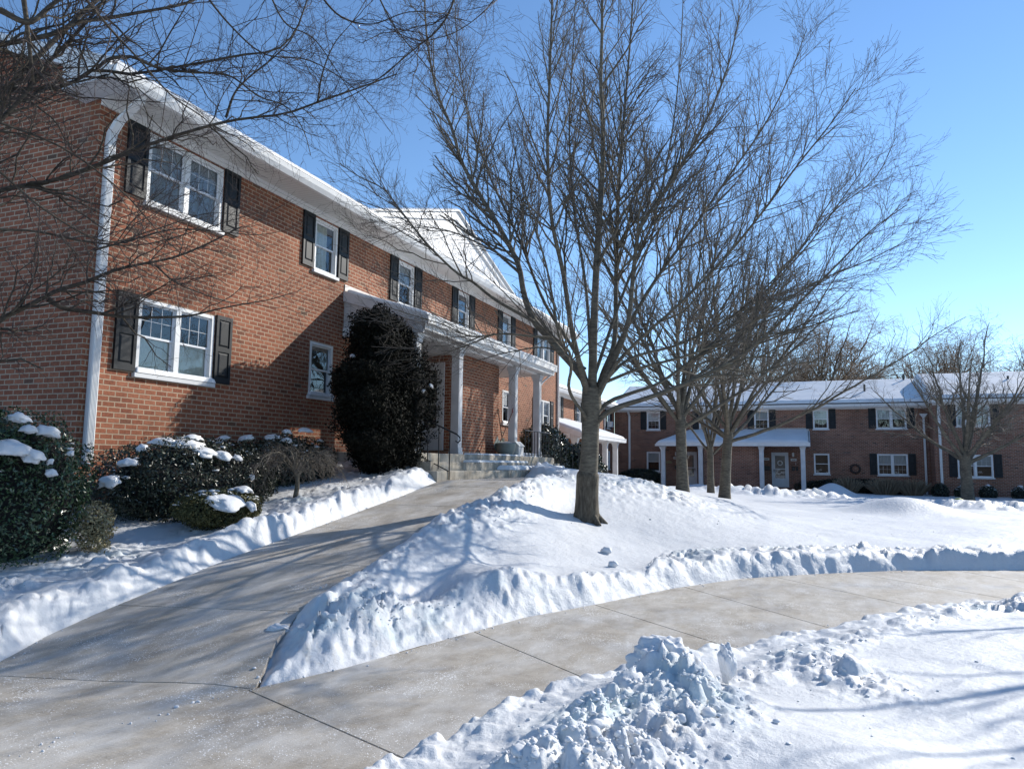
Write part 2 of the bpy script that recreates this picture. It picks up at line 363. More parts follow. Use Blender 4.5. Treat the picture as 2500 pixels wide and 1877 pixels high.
def leaf_mat(name, a, b, spec=.5, rough=.4):
    m, t, p = mat(name); g = N(t, 'ShaderNodeNewGeometry')
    r = ramp(t, [(0, a), (.6, tuple((x+y)/2 for x, y in zip(a, b))), (1, b)], g.outputs['Random Per Island'])
    t.links.new(r.outputs[0], p.inputs['Base Color']); p.inputs['Roughness'].default_value = rough; p.inputs['Specular IOR Level'].default_value = spec; return m
M['holly'] = leaf_mat('holly_leaves', (.018, .04, .018), (.06, .11, .04), .6, .3)
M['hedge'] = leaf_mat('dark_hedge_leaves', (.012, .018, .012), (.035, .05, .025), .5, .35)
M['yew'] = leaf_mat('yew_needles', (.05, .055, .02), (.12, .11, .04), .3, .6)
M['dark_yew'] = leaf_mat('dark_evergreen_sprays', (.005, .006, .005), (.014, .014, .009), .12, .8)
M['rhodo'] = leaf_mat('broad_evergreen_leaves', (.010, .018, .010), (.04, .055, .022), .7, .25)
M['tan_leaf'] = leaf_mat('dry_tan_leaves', (.20, .17, .09), (.36, .31, .18), .3, .7)
M['stem'] = leaf_mat('dry_stems', (.17, .13, .09), (.34, .28, .20), .2, .8)

# ------------------------------------------------------------------ terrain
AL = [(-5.75, .5), (-5.7, 2.6), (-5.87, 4.02), (-6.06, 4.52), (-6.16, 5.04), (-6.29, 6.13), (-6.41, 7.07), (-6.43, 8.29), (-6.47, 9.69), (-6.5, 11.09), (-6.62, 12.55), (-6.6, 13.4), (-6.6, 17.5)]
AR = [(-4.7, .4), (-4.5, 1.2), (-4.04, 2.81), (-3.62, 4.29), (-3.8, 4.61), (-4.04, 5.03), (-4.32, 5.72), (-4.45, 6.32), (-4.6, 7.55), (-4.78, 8.6), (-4.86, 9.29), (-4.9, 10.36), (-4.9, 11.5), (-4.9, 12.6), (-4.95, 14.0), (-5.2, 17.5)]
BU = [(-4.75, .2), (-4.5, 1.2), (-4.04, 2.81), (-3.62, 4.29), (-3.35, 4.95), (-3.07, 6.05), (-2.74, 7.28), (-2.23, 8.35), (-1.63, 9.77), (-.86, 11.08), (.13, 12.05), (1.42, 13.11), (3.23, 14.02), (5.5, 14.8), (9, 15.4), (20, 16)]
BL = [(-3.0, -.2), (-2.7, .8), (-2.3, 2.3), (-1.98, 3.54), (-1.78, 4.5), (-1.5, 5.3), (-1.2, 6.1), (-.8, 6.9), (-.15, 8.1), (.85, 9.75), (1.7, 10.85), (2.85, 11.95), (5.2, 12.95), (9, 13.7), (20, 14.3)]
BL = BL[:4]+[(x*k, y*k) for (x, y), k in zip(BL[4:], [.985, .965, .95, .94, .93, .92, .92, .92, .925, .94, .96])]
polyA = np.array(AL+AR[::-1]); polyB = np.array(BU+BL[::-1])
polyS = np.array([(-7.3, 12.9), (-6.6, 12.9), (-6.6, 17.5), (-7.3, 21.5), (-9.3, 21.5), (-9.3, 13.5), (-7.3, 13.5)])
def inside(P, poly):
    x, y = P[:, 0], P[:, 1]; c = np.zeros(len(P), bool); n = len(poly)
    for i in range(n):
        x0, y0 = poly[i]; x1, y1 = poly[(i+1) % n]
        k = ((y0 > y) != (y1 > y)); 
        with np.errstate(divide='ignore', invalid='ignore'):
            c ^= k & (x < (x1-x0)*(y-y0)/(y1-y0+1e-12)+x0)
    return c
def dist(P, poly, closed=True):
    d = np.full(len(P), 1e9); n = len(poly)
    for i in range(n if closed else n-1):
        a = poly[i]; b = poly[(i+1) % n]; ab = b-a; t = np.clip(((P-a)@ab)/(ab@ab+1e-12), 0, 1)
        d = np.minimum(d, np.hypot(P[:, 0]-a[0]-t*ab[0], P[:, 1]-a[1]-t*ab[1]))
    return d
def sdist(P, poly): d = dist(P, poly); return np.where(inside(P, poly), -d, d)
def zA(Y): return np.clip(.138*(Y-4.0), 0, 1.24)
CP = np.array([(-3.3, 3.4, 0), (-1, 3, 0), (1, 4, 0), (-1, 7, 0), (.8, 10, 0), (3, 12.8, 0), (6, 14, 0), (12, 15, 0), (0, 0, 0), (-4, 0, 0), (6, 6, 0), (12, 4, 0),
 (-6.8, 4.2, .1), (-6, 16.5, 1.28), (-5.4, 19, 1.25), (-4.4, 14.6, 1.1), (-4.3, 16.5, 1.2), (-3.5, 12.2, .42), (-3.4, 23, .62), (-3.1, 17.5, .85), (-1.6, 24, .3), (-2.6, 14.3, .55), (-1.2, 12.6, .13),
 (-.4, 16, .2), (0, 20, .15), (-2.4, 26.2, .3), (-1, 30, .2), (4, 20, .1), (4, 30, .05), (-9.3, 7, .72), (-9.3, 10, 1.0), (-9.3, 13, 1.3), (-8, 4, .2), (-7.5, 7, .42), (-7.4, 10, .83), (-12, 4, .3), (-9.5, 23, 1.35),
 (-7, 24, 1.05), (-9.5, 30, .9), (-8, 37, .3), (-6, 42, .1), (-3, 44.5, 0), (6, 44, -.05), (15, 44, -.05), (15, 22, 0), (-4.1, 9.5, .46), (-3.6, 7.0, .22), (-3.0, 9.2, .18), (-4.0, 11.2, .62), (-2.6, 10.6, .14), (-3.3, 5.4, .05),
 (30, 40, 0), (30, 10, 0), (-25, 5, .3), (-25, 40, .3), (0, 60, 0), (0, -20, 0), (-20, -20, 0), (25, -20, 0)], float)
def _phi(r): return np.where(r > 0, r*r*np.log(r+1e-9), 0)
_n = len(CP); _A = np.zeros((_n+3, _n+3)); _d = np.hypot(CP[:, 0][:, None]-CP[:, 0], CP[:, 1][:, None]-CP[:, 1])
_A[:_n, :_n] = _phi(_d)+np.eye(_n)*.3; _A[:_n, _n] = 1; _A[:_n, _n+1:] = CP[:, :2]; _A[_n:, :_n] = _A[:_n, _n:].T
_w = np.linalg.solve(_A, np.concatenate([CP[:, 2], np.zeros(3)]))
def ground(P):
    P = np.atleast_2d(np.asarray(P, float)); z = np.zeros(len(P))
    for s in range(0, len(P), 60000):
        Q = P[s:s+60000]; r = np.hypot(Q[:, 0][:, None]-CP[:, 0], Q[:, 1][:, None]-CP[:, 1]); z[s:s+60000] = _phi(r)@_w[:_n]+_w[_n]+Q@_w[_n+1:]
    R = np.hypot(P[:, 0], P[:, 1]-15); z = z*(1-sstep(35, 60, R))
    dA = np.maximum(sdist(P, polyA), 0); dB = np.maximum(sdist(P, polyB), 0)
    wA = 1-sstep(.05, 1.1, dA); wB = 1-sstep(.05, 1.1, dB)
    zz = zA(P[:, 1])
    z = z*(1-wA)+zz*wA; z = z*(1-wB)+0*wB
    z = np.where((dA <= 0) & (dB > 0), zz*np.clip(dB/.35, 0, 1), z)
    return z
def g1(x, y): return float(ground([(x, y)])[0])

def gauss(P, cx, cy, sx, sy=None, an=0.0):
    sy = sy or sx; ca, sa = math.cos(an), math.sin(an); X = P[:, 0]-cx; Y = P[:, 1]-cy
    return np.exp(-(((X*ca+Y*sa)/sx)**2+((-X*sa+Y*ca)/sy)**2))
def snow_surface(P):
    """(height, roughness) of the snow; under the walks it dips below the concrete"""
    x, y = P[:, 0], P[:, 1]
    G = ground(P); sA = sdist(P, polyA); sB = sdist(P, polyB); sS = sdist(P, polyS)
    s = np.minimum(np.minimum(sA, sB), sS)
    wx = x+.03*fbm(x*9, y*9, 2, 81); wy = y+.03*fbm(x*9+5, y*9, 2, 82)
    nearB = (y < np.interp(x, [p[0] for p in BL], [p[1] for p in BL])+.02) & (x > -2.3)
    wm = np.clip(gauss(P, -3.3, 5.8, .9, 2.0, .1)*1.4, 0, 1)
    e = s+.045*fbm(x*1.7, y*1.7, 4, 5)+.03*fbm(x*8, y*8, 2, 9)
    e = e+np.where((x > -5.3) & (sA < .3) & (sB > .02), .07, 0)
    top = .17+.03*fbm(x*.8, y*.8, 3, 2)
    bank = .06*np.exp(-((s-.38)/.28)**2)*(.6+.7*vnoise(x*1.3, y*1.3, 21))
    wall = sstep(-.05, .22+.42*wm, e)**(.75+.25*wm)
    inner = np.maximum(sstep(.02, .3, s), np.maximum(.2, wm)*sstep(-.02, .08, s))
    r = np.exp(-(np.maximum(s-.12, 0)/.24)**2)*np.where(nearB, .3, .7)
    leftA = (x < -5.0) & (y < 12.8)
    r = np.where(leftA, np.exp(-((s-.95)/.42)**2)*.85*(.6+.5*vnoise(x*1.7, y*1.7, 95)), r)
    bank = np.where(nearB, bank*.3, bank); bank = np.where(leftA, .10*np.exp(-((s-.36)/.25)**2)*(.8+.5*vnoise(y*2.2, x, 33)), bank)
    wedge = gauss(P, -3.4, 5.3, .34, .9, .1)*.12+gauss(P, -2.62, 7.15, .32, .42, .4)*.34+gauss(P, -3.05, 7.7, .4, .6, -.2)*.18+gauss(P, -3.15, 6.3, .25, .35)*.10+gauss(P, -2.3, 8.1, .25, .4)*.10
    hollow = -gauss(P, -3.75, 6.9, .24, .6, .12)*.26-gauss(P, -3.45, 8.3, .3, .5, .3)*.08
    hill = gauss(P, -4.75, 9.8, .4, 1.9, .03)*.10+gauss(P, -4.6, 14.2, .7, 1.8)*.05+gauss(P, -3.7, 17.5, 1.2, 1.5)*.05
    r = np.maximum(r, np.clip(gauss(P, -3.35, 5.4, .6, 1.3, .1)*1.5, 0, 1))
    r = np.maximum(r, np.clip(gauss(P, -2.55, 6.9, .45, .8, .4)*1.3, 0, 1))
    r = np.maximum(r, np.clip(gauss(P, -4.8, 10.6, .55, 3.0, .02)*1.1, 0, .8))
    r = np.maximum(r, np.clip(gauss(P, -4.2, 15.3, 1.3, 1.6), 0, .8)*(.6+.4*vnoise(x*1.5, y*1.5, 4)))
    r = np.maximum(r, np.clip(gauss(P, -3.0, 16.6, 1.5, 2.0), 0, .8)*(.5+.5*vnoise(x*1.2, y*1.2, 14)))
    seg = np.array([(-.95, 2.7), (-.9, 3.5), (-.72, 4.35)]); dp = dist(P, seg, False)
    pile = .16*np.exp(-(dp/.38)**2)+gauss(P, -.82, 4.68, .30)*.14
    r = np.maximum(r, np.clip(1.5*np.exp(-(dp/.36)**2), 0, 1))
    seg2 = np.array([(-.45, 5.2), (-.1, 6.1), (.5, 7.4), (1.6, 9.0), (2.7, 10.3), (4, 11.5)]); d2 = dist(P, seg2, False)
    pile += .03*np.exp(-(d2/.3)**2)*(.7+.5*vnoise(x*1.7, y*1.7, 8)); r = np.maximum(r, np.clip(.42*np.exp(-(d2/.2)**2), 0, 1))
    pile += gauss(P, .2, 6.0, .3, .3)*.05; r = np.maximum(r, np.clip(.75*gauss(P, .2, 5.7, .28, .5, .5), 0, 1))
    lowB = sstep(.0, 1.5, s)                       # the near side is scraped thin beside the curving walk
    thin = nearB*1.0
    top = top*(1-thin*sstep(-1.1, -.3, x)*.62*(1-lowB))
    low = np.where((x > -5.6) & (y > 5.6) & (x < -2), sstep(5.6, 7.2, y), 0)*(1-sstep(.15, 1.3, sA))
    top = top*(1-.62*low); bank = bank*(1-.9*low); hill = hill*(1-.8*low)
    dome = gauss(P, .15, 3.6, .75, 1.0, .5)*.16+gauss(P, 2.6, 6.2, 2.2, 2.0)*.06
    berm = np.where((x > -1.9) & (y > x*.8+9), 1.0, 0)*np.exp(-((sB-.42)/.3)**2)*(.05+.05*vnoise(x*1.9, y*1.9, 12))
    r = np.maximum(r, np.where((x > -2.0) & (sB < 1.3) & (y > 9), .75*np.exp(-((sB-.75)/.35)**2), 0))
    far = gauss(P, 2.7, 24.5, 1.5, .9, .2)*.50+gauss(P, 1.4, 41.5, .9, .8)*.6+gauss(P, -2.5, 33, 2.2, .8, .1)*.22+gauss(P, -.8, 38.5, 1.6, .6)*.2+gauss(P, 6, 33, 4, .5)*.2+gauss(P, -5.5, 42.5, 1.2, .6)*.3
    rf = np.clip(gauss(P, -1.3, 32.8, 3.2, 1.0, .05)+gauss(P, 0.0, 38, 3.4, .8)+gauss(P, 7, 32, 3.4, .9), 0, 1)
    cut = -.16*gauss(P, -1.0, 36.0, 4.5, .7, 0.02)-.12*gauss(P, 7, 30.4, 4, .5)
    r = r*np.clip(1.1+1.1*fbm(x*1.1, y*1.1, 3, 40), .1, 1)*inner
    ch = lumps(wx, wy, .27, 100)*.15*(.55+.6*np.abs(vnoise(x*2+9, y*2, 77)))+lumps(wx+3.3, wy+1.7, .12, 200)*.085+lumps(wx, wy, .055, 300)*.035
    ch = ch+.05*np.abs(fbm(x*6, y*6, 4, 60))+.02*fbm(x*20, y*20, 2, 61)
    ch = ch*(1-.45*wm)+wm*(lumps(wx*1.1, wy, .09, 700)*.085+lumps(wx, wy*1.1, .05, 720)*.05)
    chf = (lumps(x, y, .7, 400)*.30+lumps(x, y, .32, 500)*.22)*rf+.05*rf*fbm(x*1.2, y*1.2, 4, 410)
    fine = (.006+.022*np.exp(-(s/.4)**2))*fbm(x*6, y*6, 3, 70)+.022*np.exp(-(s/.3)**2)*fbm(x*17, y*17, 3, 71)
    scal = np.where(leftA, lumps(wx*.9, wy*.8, .34, 620)*.08+lumps(wx, wy, .15, 640)*.09+.04*fbm(x*3.5, y*3.5, 3, 90), lumps(wx, wy, .19, 660)*.035*(1+vnoise(x*1.1, y*1.1, 93))+.05*fbm(x*2.4, y*2.4, 4, 91))*np.exp(-((s-.12)/.3)**2)*sstep(-.02, .12, s)
    t = scal+top+bank+wedge+hollow+hill+pile+dome+berm+far+cut+ch*r+chf+fine
    z = G+wall*t-.05*(1-wall)
    z = np.where(s < 0, np.where(wall > .3, z, G-.06), z)
    z = np.where(s < -.05, G-.06, z)
    return z, np.clip(np.maximum(r, rf*.8), 0, 1), s

def build_ground():
    rr = [.25]; 
    while rr[-1] < 900:
        r = rr[-1]; rr.append(r*(1.06 if r < 1.6 else 1.0052 if r < 22 else 1.009 if r < 60 else 1.12))
    rr = np.array(rr)
    base = math.pi/2+YAW
    th = np.concatenate([np.linspace(-.78, .78, 800), np.linspace(.78, 2*math.pi-.78, 90)[1:-1]])+base
    n, m = len(rr), len(th)
    X = (rr[:, None]*np.cos(th)).ravel(); Y = (rr[:, None]*np.sin(th)).ravel(); P = np.stack([X, Y], 1)
    z, r, s = snow_surface(P)
    V = np.column_stack([X, Y, z])
    i = np.arange(n-1)[:, None]*m; j = np.arange(m)[None, :]; j2 = (j+1) % m
    Fq = np.stack([i+j, i+m+j, i+m+j2, i+j2], -1).reshape(-1, 4)[:, ::-1]
    V = np.vstack([V, [[0, 0, .2]]])
    o = mesh_np('snow_ground', V, Fq, M['ground_snow'], smooth=True)
    a = o.data.attributes.new('rough', 'FLOAT', 'POINT'); a.data.foreach_set('value', np.append(r, 0).astype(np.float32))
    tag(o, kind='structure')
build_ground()
def reflection_hills():      # added unseen rise behind the viewer, giving the windows land to reflect
    n = 120; a = np.linspace(math.radians(175), math.radians(385), n); m = 10; V = []
    for j in range(m):
        v = j/(m-1); h = (9+4*fbm(a*6, a*0+1, 3, 3))*math.sin(v*math.pi/2)**.7; r = 75+45*v
        V.append(np.column_stack([r*np.cos(a), r*np.sin(a)*.8, h-.2]))
    V = np.vstack(V); i = np.arange(m-1)[:, None]*n; j = np.arange(n-1)[None, :]
    o = mesh_np('added_hills', V, np.stack([i+j, i+j+1, i+n+j+1, i+n+j], -1).reshape(-1, 4), plain('added_woods', (.11, .09, .075), .95, .45, .5, 0, .3), smooth=True); tag(o, kind='structure')
reflection_hills()
def snow_z(x, y): return float(snow_surface(np.array([[x, y]], float))[0][0])

def strip(left, right, joints, name, zf, parent=None):
    """cast panels between two edge lines with open joints; left/right resampled on a common parameter"""
    def resamp(pl, n):
        pl = np.array(pl, float); d = np.concatenate([[0], np.cumsum(np.hypot(*np.diff(pl, axis=0).T))]); u = np.linspace(0, d[-1], n)
        return np.column_stack([np.interp(u, d, pl[:, 0]), np.interp(u, d, pl[:, 1])])
    V = []; Fc = []
    for k in range(len(joints)-1):
        (l0, r0), (l1, r1) = joints[k], joints[k+1]
        def along(pl, a, b, n):
            pl = np.array(pl, float); d = np.concatenate([[0], np.cumsum(np.hypot(*np.diff(pl, axis=0).T))])
            u = np.linspace(a, b, n); return np.column_stack([np.interp(u, d, pl[:, 0]), np.interp(u, d, pl[:, 1])])
        n = 13; g = .008
        A = along(left, l0+g, l1-g, n); B = along(right, r0+g, r1-g, n); m = 9
        i0 = len(V)
        for a in range(n):
            for b in range(m):
                q = A[a]*(1-b/(m-1))+B[a]*b/(m-1); V.append((q[0], q[1], 0))
        for a in range(n-1):
            for b in range(m-1): Fc.append((i0+a*m+b, i0+a*m+b+1, i0+(a+1)*m+b+1, i0+(a+1)*m+b))
        top = i0
        # rounded edge skirt
        loop = [(a, 0) for a in range(n)]+[(n-1, b) for b in range(1, m)]+[(a, m-1) for a in range(n-2, -1, -1)]+[(0, b) for b in range(m-2, 0, -1)]
        i1 = len(V)
        for a, b in loop: x, y, _ = V[i0+a*m+b]; V.append((x, y, -1))
        L = len(loop)
        for q in range(L):
            a, b = loop[q]; c, d = loop[(q+1) % L]; Fc.append((i0+a*m+b, i1+q, i1+(q+1) % L, i0+c*m+d))
    V = np.array(V); z = zf(V[:, :2]); V[:, 2] = np.where(V[:, 2] < 0, z-.05, z+.004)
    me = bpy.data.meshes.new(name); me.from_pydata(V.tolist(), [], Fc); bm = bmesh.new(); bm.from_mesh(me); bmesh.ops.recalc_face_normals(bm, faces=bm.faces); bm.to_mesh(me); bm.free()
    return link(name, me, M['concrete'])
def arclen(pl, p):
    pl = np.array(pl, float); best = (1e9, 0); acc = 0
    for i in range(len(pl)-1):
        a, b = pl[i], pl[i+1]; ab = b-a; L = np.hypot(*ab); t = np.clip(np.dot(np.array(p)-a, ab)/(L*L), 0, 1); d = np.hypot(*(a+t*ab-p))
        if d < best[0]: best = (d, acc+t*L)
        acc += L
    return best[1]
def tot(pl): pl = np.array(pl, float); return float(np.sum(np.hypot(*np.diff(pl, axis=0).T)))
JB = [((-4.75, .2), (-3.0, -.2)), ((-3.63, 4.24), (-2.0, 3.62)), ((-2.92, 6.5), (-1.56, 5.42)), ((-2.25, 8.3), (-.75, 6.95)), ((-1.5, 10.0), (-.06, 8.3)), ((-.45, 11.5), (.95, 9.9)), ((.6, 12.5), (2.0, 11.2)), ((2.2, 13.5), (3.4, 12.2)), ((4, 14.3), (5, 12.9)), ((6, 14.9), (7, 13.3)), ((8.2, 15.3), (9, 13.7)), ((12, 15.6), (12, 13.9)), ((20, 16), (20, 14.3))]
tag(strip(BU, BL, [(arclen(BU, a), arclen(BL, b)) for a, b in JB], 'curving_walkway', ground), kind='structure')
JA = [((-5.75, .5), (-4.7, .4)), ((-5.8, 3.7), (-3.62, 4.27)), ((-6.2, 5.33), (-4.31, 5.64)), ((-6.4, 6.95), (-4.7, 7.12)), ((-6.45, 8.77), (-4.8, 8.77)), ((-6.5, 10.5), (-4.9, 10.5)), ((-6.6, 12.3), (-4.9, 12.3)), ((-6.6, 14.3), (-4.95, 14.2)), ((-6.6, 17.5), (-5.2, 17.5))]
JAp = [(arclen(AL, a), arclen(AR, b)) for a, b in JA]
def zwalkA(P): return np.where(sdist(P, polyB) < .0, 0.0, zA(P[:, 1])*np.clip(np.maximum(sdist(P, polyB), 0)/.35, 0, 1))
tag(strip(AL, AR, JAp, 'rising_walkway', zwalkA), kind='structure')
# bare soil under the joints and along the walk edges
def soil():
    V = []; Fc = []
    for L_, R_ in ((AL, AR), (BU, BL)):
        n = 40; m = 5
        def rs(pl):
            pl = np.array(pl, float); d = np.concatenate([[0], np.cumsum(np.hypot(*np.diff(pl, axis=0).T))]); u = np.linspace(0, d[-1], n); return np.column_stack([np.interp(u, d, pl[:, 0]), np.interp(u, d, pl[:, 1])])
        A = rs(L_); B = rs(R_); i0 = len(V); c = (A+B)/2; A = A+(A-c)*.1; B = B+(B-c)*.1
        for a in range(n):
            for b in range(m): q = A[a]*(1-b/(m-1))+B[a]*b/(m-1); V.append((q[0], q[1], 0))
        for a in range(n-1):
            for b in range(m-1): Fc.append((i0+a*m+b, i0+(a+1)*m+b, i0+(a+1)*m+b+1, i0+a*m+b+1))
    V = np.array(V); V[:, 2] = ground(V[:, :2])-.022
    o = mesh_np('soil', V, np.array(Fc), M['soil']); tag(o, kind='structure')
soil()

# loose crumbs of snow, far too many to count
def chunks():
    rng = np.random.default_rng(5)
    bm = bmesh.new(); bmesh.ops.create_icosphere(bm, subdivisions=2, radius=1); T = np.array([v.co[:] for v in bm.verts]); TF = np.array([[v.index for v in f.verts] for f in bm.faces]); bm.free()
    cand = []
    while len(cand) < 2600:
        n = 6000; r = np.exp(rng.uniform(math.log(2.6), math.log(22), n)); a = rng.uniform(-.72, .72, n)+math.pi/2+YAW
        P = np.column_stack([r*np.cos(a), r*np.sin(a)]); z, rg, s = snow_surface(P)
        ok = ((rng.random(n) < rg**2*.7) & (s > .3)) | ((s > -.12) & (s < .02) & (rng.random(n) < .12)) | ((s > .3) & (rng.random(n) < .004))
        ok &= P[:, 0] > -7.2
        for k in np.nonzero(ok)[0]: cand.append((P[k, 0], P[k, 1], z[k], s[k], rg[k]))
    V = []; Fc = []
    for c, (x, y, z, s, rg) in enumerate(cand[:2600]):
        big = rng.random()
        size = (.007+.014*big**3+(.022*(big > .98))) if s > .05 else .006+.016*big**2
        if rg < .2: size *= .7
        if s <= .05: z = max(g1(x, y)+.004, z) if False else (0.004+g1(x, y))
        sc = size*rng.uniform(.6, 1.3, 3)*np.array([1, 1, .75])
        dirs = rng.normal(size=(4, 3)); dirs /= np.linalg.norm(dirs, axis=1)[:, None]
        W_ = T.copy()
        for d in dirs:                                # clip planes make broken faces
            h = W_@d; lim = rng.uniform(.45, .8); ex = np.maximum(h-lim, 0); W_ = W_-ex[:, None]*d
        an = rng.uniform(0, 6.28); ca, sa = math.cos(an), math.sin(an); W_ = W_*sc; W_ = np.column_stack([W_[:, 0]*ca-W_[:, 1]*sa, W_[:, 0]*sa+W_[:, 1]*ca, W_[:, 2]])
        V.append(W_+np.array([x, y, z+size*.25])); Fc.append(TF+c*len(T))
    o = mesh_np('snow_crumbs', np.vstack(V), np.vstack(Fc), M['snow'], smooth=True)
    tag(o, 'loose crumbs of broken snow strewn along the cleared walks', 'snow crumbs', kind='stuff')
chunks()

def snow_rock(name, loc, sz, seed, label, nplane=7, sub=5):
    rng = np.random.default_rng(seed); bm = bmesh.new(); bmesh.ops.create_icosphere(bm, subdivisions=sub, radius=1)
    V = np.array([v.co[:] for v in bm.verts]); Fc = np.array([[v.index for v in f.verts] for f in bm.faces]); bm.free()
    for _ in range(nplane):
        d = rng.normal(size=3); d /= np.linalg.norm(d); h = V@d; lim = rng.uniform(.55, .9); V = V-np.maximum(h-lim, 0)[:, None]*d*.8
    W_ = np.array([mnoise.fractal(Vector(v*1.9)+Vector((seed, 0, 0)), .8, 2, 6) for v in V]); V = V*(1+.24*W_[:, None]); V = V*np.array(sz)
    o = mesh_np(name, V+np.array(loc), Fc, M['snow'], smooth=True)
    me = o.data; me.transform(Matrix.Translation(-Vector(loc))); o.location = loc
    tag(o, label, 'snow lump'); return o
snow_rock('snow_boulder', (-.84, 4.70, .37), (.21, .17, .16), 5, 'largest rounded boulder of snow perched on top of the near heap')
snow_rock('snow_shard', (-.5, 5.15, .30), (.06, .08, .13), 8, 'upright icy shard of snow right of the big snow boulder', 9)
snow_rock('snow_lump', (-4.2, 5.25, .15), (.12, .09, .055), 12, 'flat icy lump lying on the rising walk beside the wedge of snow')
for k, (x, y, s_, lab) in enumerate([(-2.35, 9.6, .075, 'small upright snow lump below the trunk of the large tree'), (-2.65, 10.4, .085, 'flat snow lump on the slope below the trunk'),
    (.75, 3.55, .045, 'leftmost dirty crumb on the smooth dome at lower right'), (1.0, 3.6, .05, 'middle dirty crumb on the smooth dome at lower right'), (1.3, 3.62, .05, 'rightmost dirty crumb on the smooth dome at lower right')]):
    snow_rock('snow_lump', (x, y, snow_z(x, y)+s_*.4), (s_, s_*.7, s_*.75), 20+k, lab, 7, 3)

# ------------------------------------------------------------------ building kit
def snow_slab(name, c00, c10, c11, c01, th, parent, nu=40, nv=14, seed=0, droop=.0, mt='snow_roof'):
    """soft slab of snow on a four-cornered surface, thinning to rounded edges"""
    c = [np.array(p, float) for p in (c00, c10, c11, c01)]
    lu = np.linalg.norm(c[1]-c[0]); lv = np.linalg.norm(c[3]-c[0])
    def warp(n): u = np.linspace(0, 1, n); return u
    us = np.unique(np.concatenate([warp(nu), np.array([.02, .05, .1, .2])*th/lu*8, 1-np.array([.02, .05, .1, .2])*th/lu*8]).clip(0, 1))
    vs = np.unique(np.concatenate([warp(nv), np.array([.02, .05, .1, .2])*th/lv*8, 1-np.array([.02, .05, .1, .2])*th/lv*8]).clip(0, 1))
    U_, V_ = np.meshgrid(us, vs, indexing='ij'); u = U_.ravel(); v = V_.ravel()
    Pb = (1-u)[:, None]*(1-v)[:, None]*c[0]+u[:, None]*(1-v)[:, None]*c[1]+u[:, None]*v[:, None]*c[2]+(1-u)[:, None]*v[:, None]*c[3]
    d = np.minimum(np.minimum(u, 1-u)*lu, np.minimum(v, 1-v)*lv)/th
    prof = np.sqrt(np.clip(1-(1-np.clip(d, 0, 1))**2, 0, 1))
    h = th*prof*(1+.18*fbm(u*lu*.9+seed, v*lv*1.3, 3, seed))
    wig = .25*th*fbm(u*lu*2+seed*3, v*lv*2, 2, seed+7)
    top = Pb.copy(); top[:, 2] += h+.003
    n_, m_ = len(us), len(vs); i = np.arange(n_-1)[:, None]*m_; j = np.arange(m_-1)[None, :]
    Fq = np.stack([i+j, i+m_+j, i+m_+j+1, i+j+1], -1).reshape(-1, 4)
    return mesh_np(name, top, Fq, M[mt], parent, smooth=True)

def wall_mesh(mb, F, u0, u1, z0, z1, holes, depth=.12, v=0.0):
    us = sorted({u0, u1}|{h[0] for h in holes}|{h[1] for h in holes}); zs = sorted({z0, z1}|{h[2] for h in holes}|{h[3] for h in holes})
    us = [u for u in us if u0 <= u <= u1]; zs = [z for z in zs if z0 <= z <= z1]
    for a, b in zip(us, us[1:]):
        for c, d in zip(zs, zs[1:]):
            um, zm = (a+b)/2, (c+d)/2
            if any(h[0] < um < h[1] and h[2] < zm < h[3] for h in holes): continue
            mb.quad(F(a, v, c), F(b, v, c), F(b, v, d), F(a, v, d))
    for a, b, c, d in holes:
        mb.quad(F(a, v, c), F(a, v-depth, c), F(a, v-depth, d), F(a, v, d)); mb.quad(F(b, v, c), F(b, v, d), F(b, v-depth, d), F(b, v-depth, c))
        mb.quad(F(a, v, d), F(a, v-depth, d), F(b, v-depth, d), F(b, v, d)); mb.quad(F(a, v, c), F(b, v, c), F(b, v-depth, c), F(a, v-depth, c))

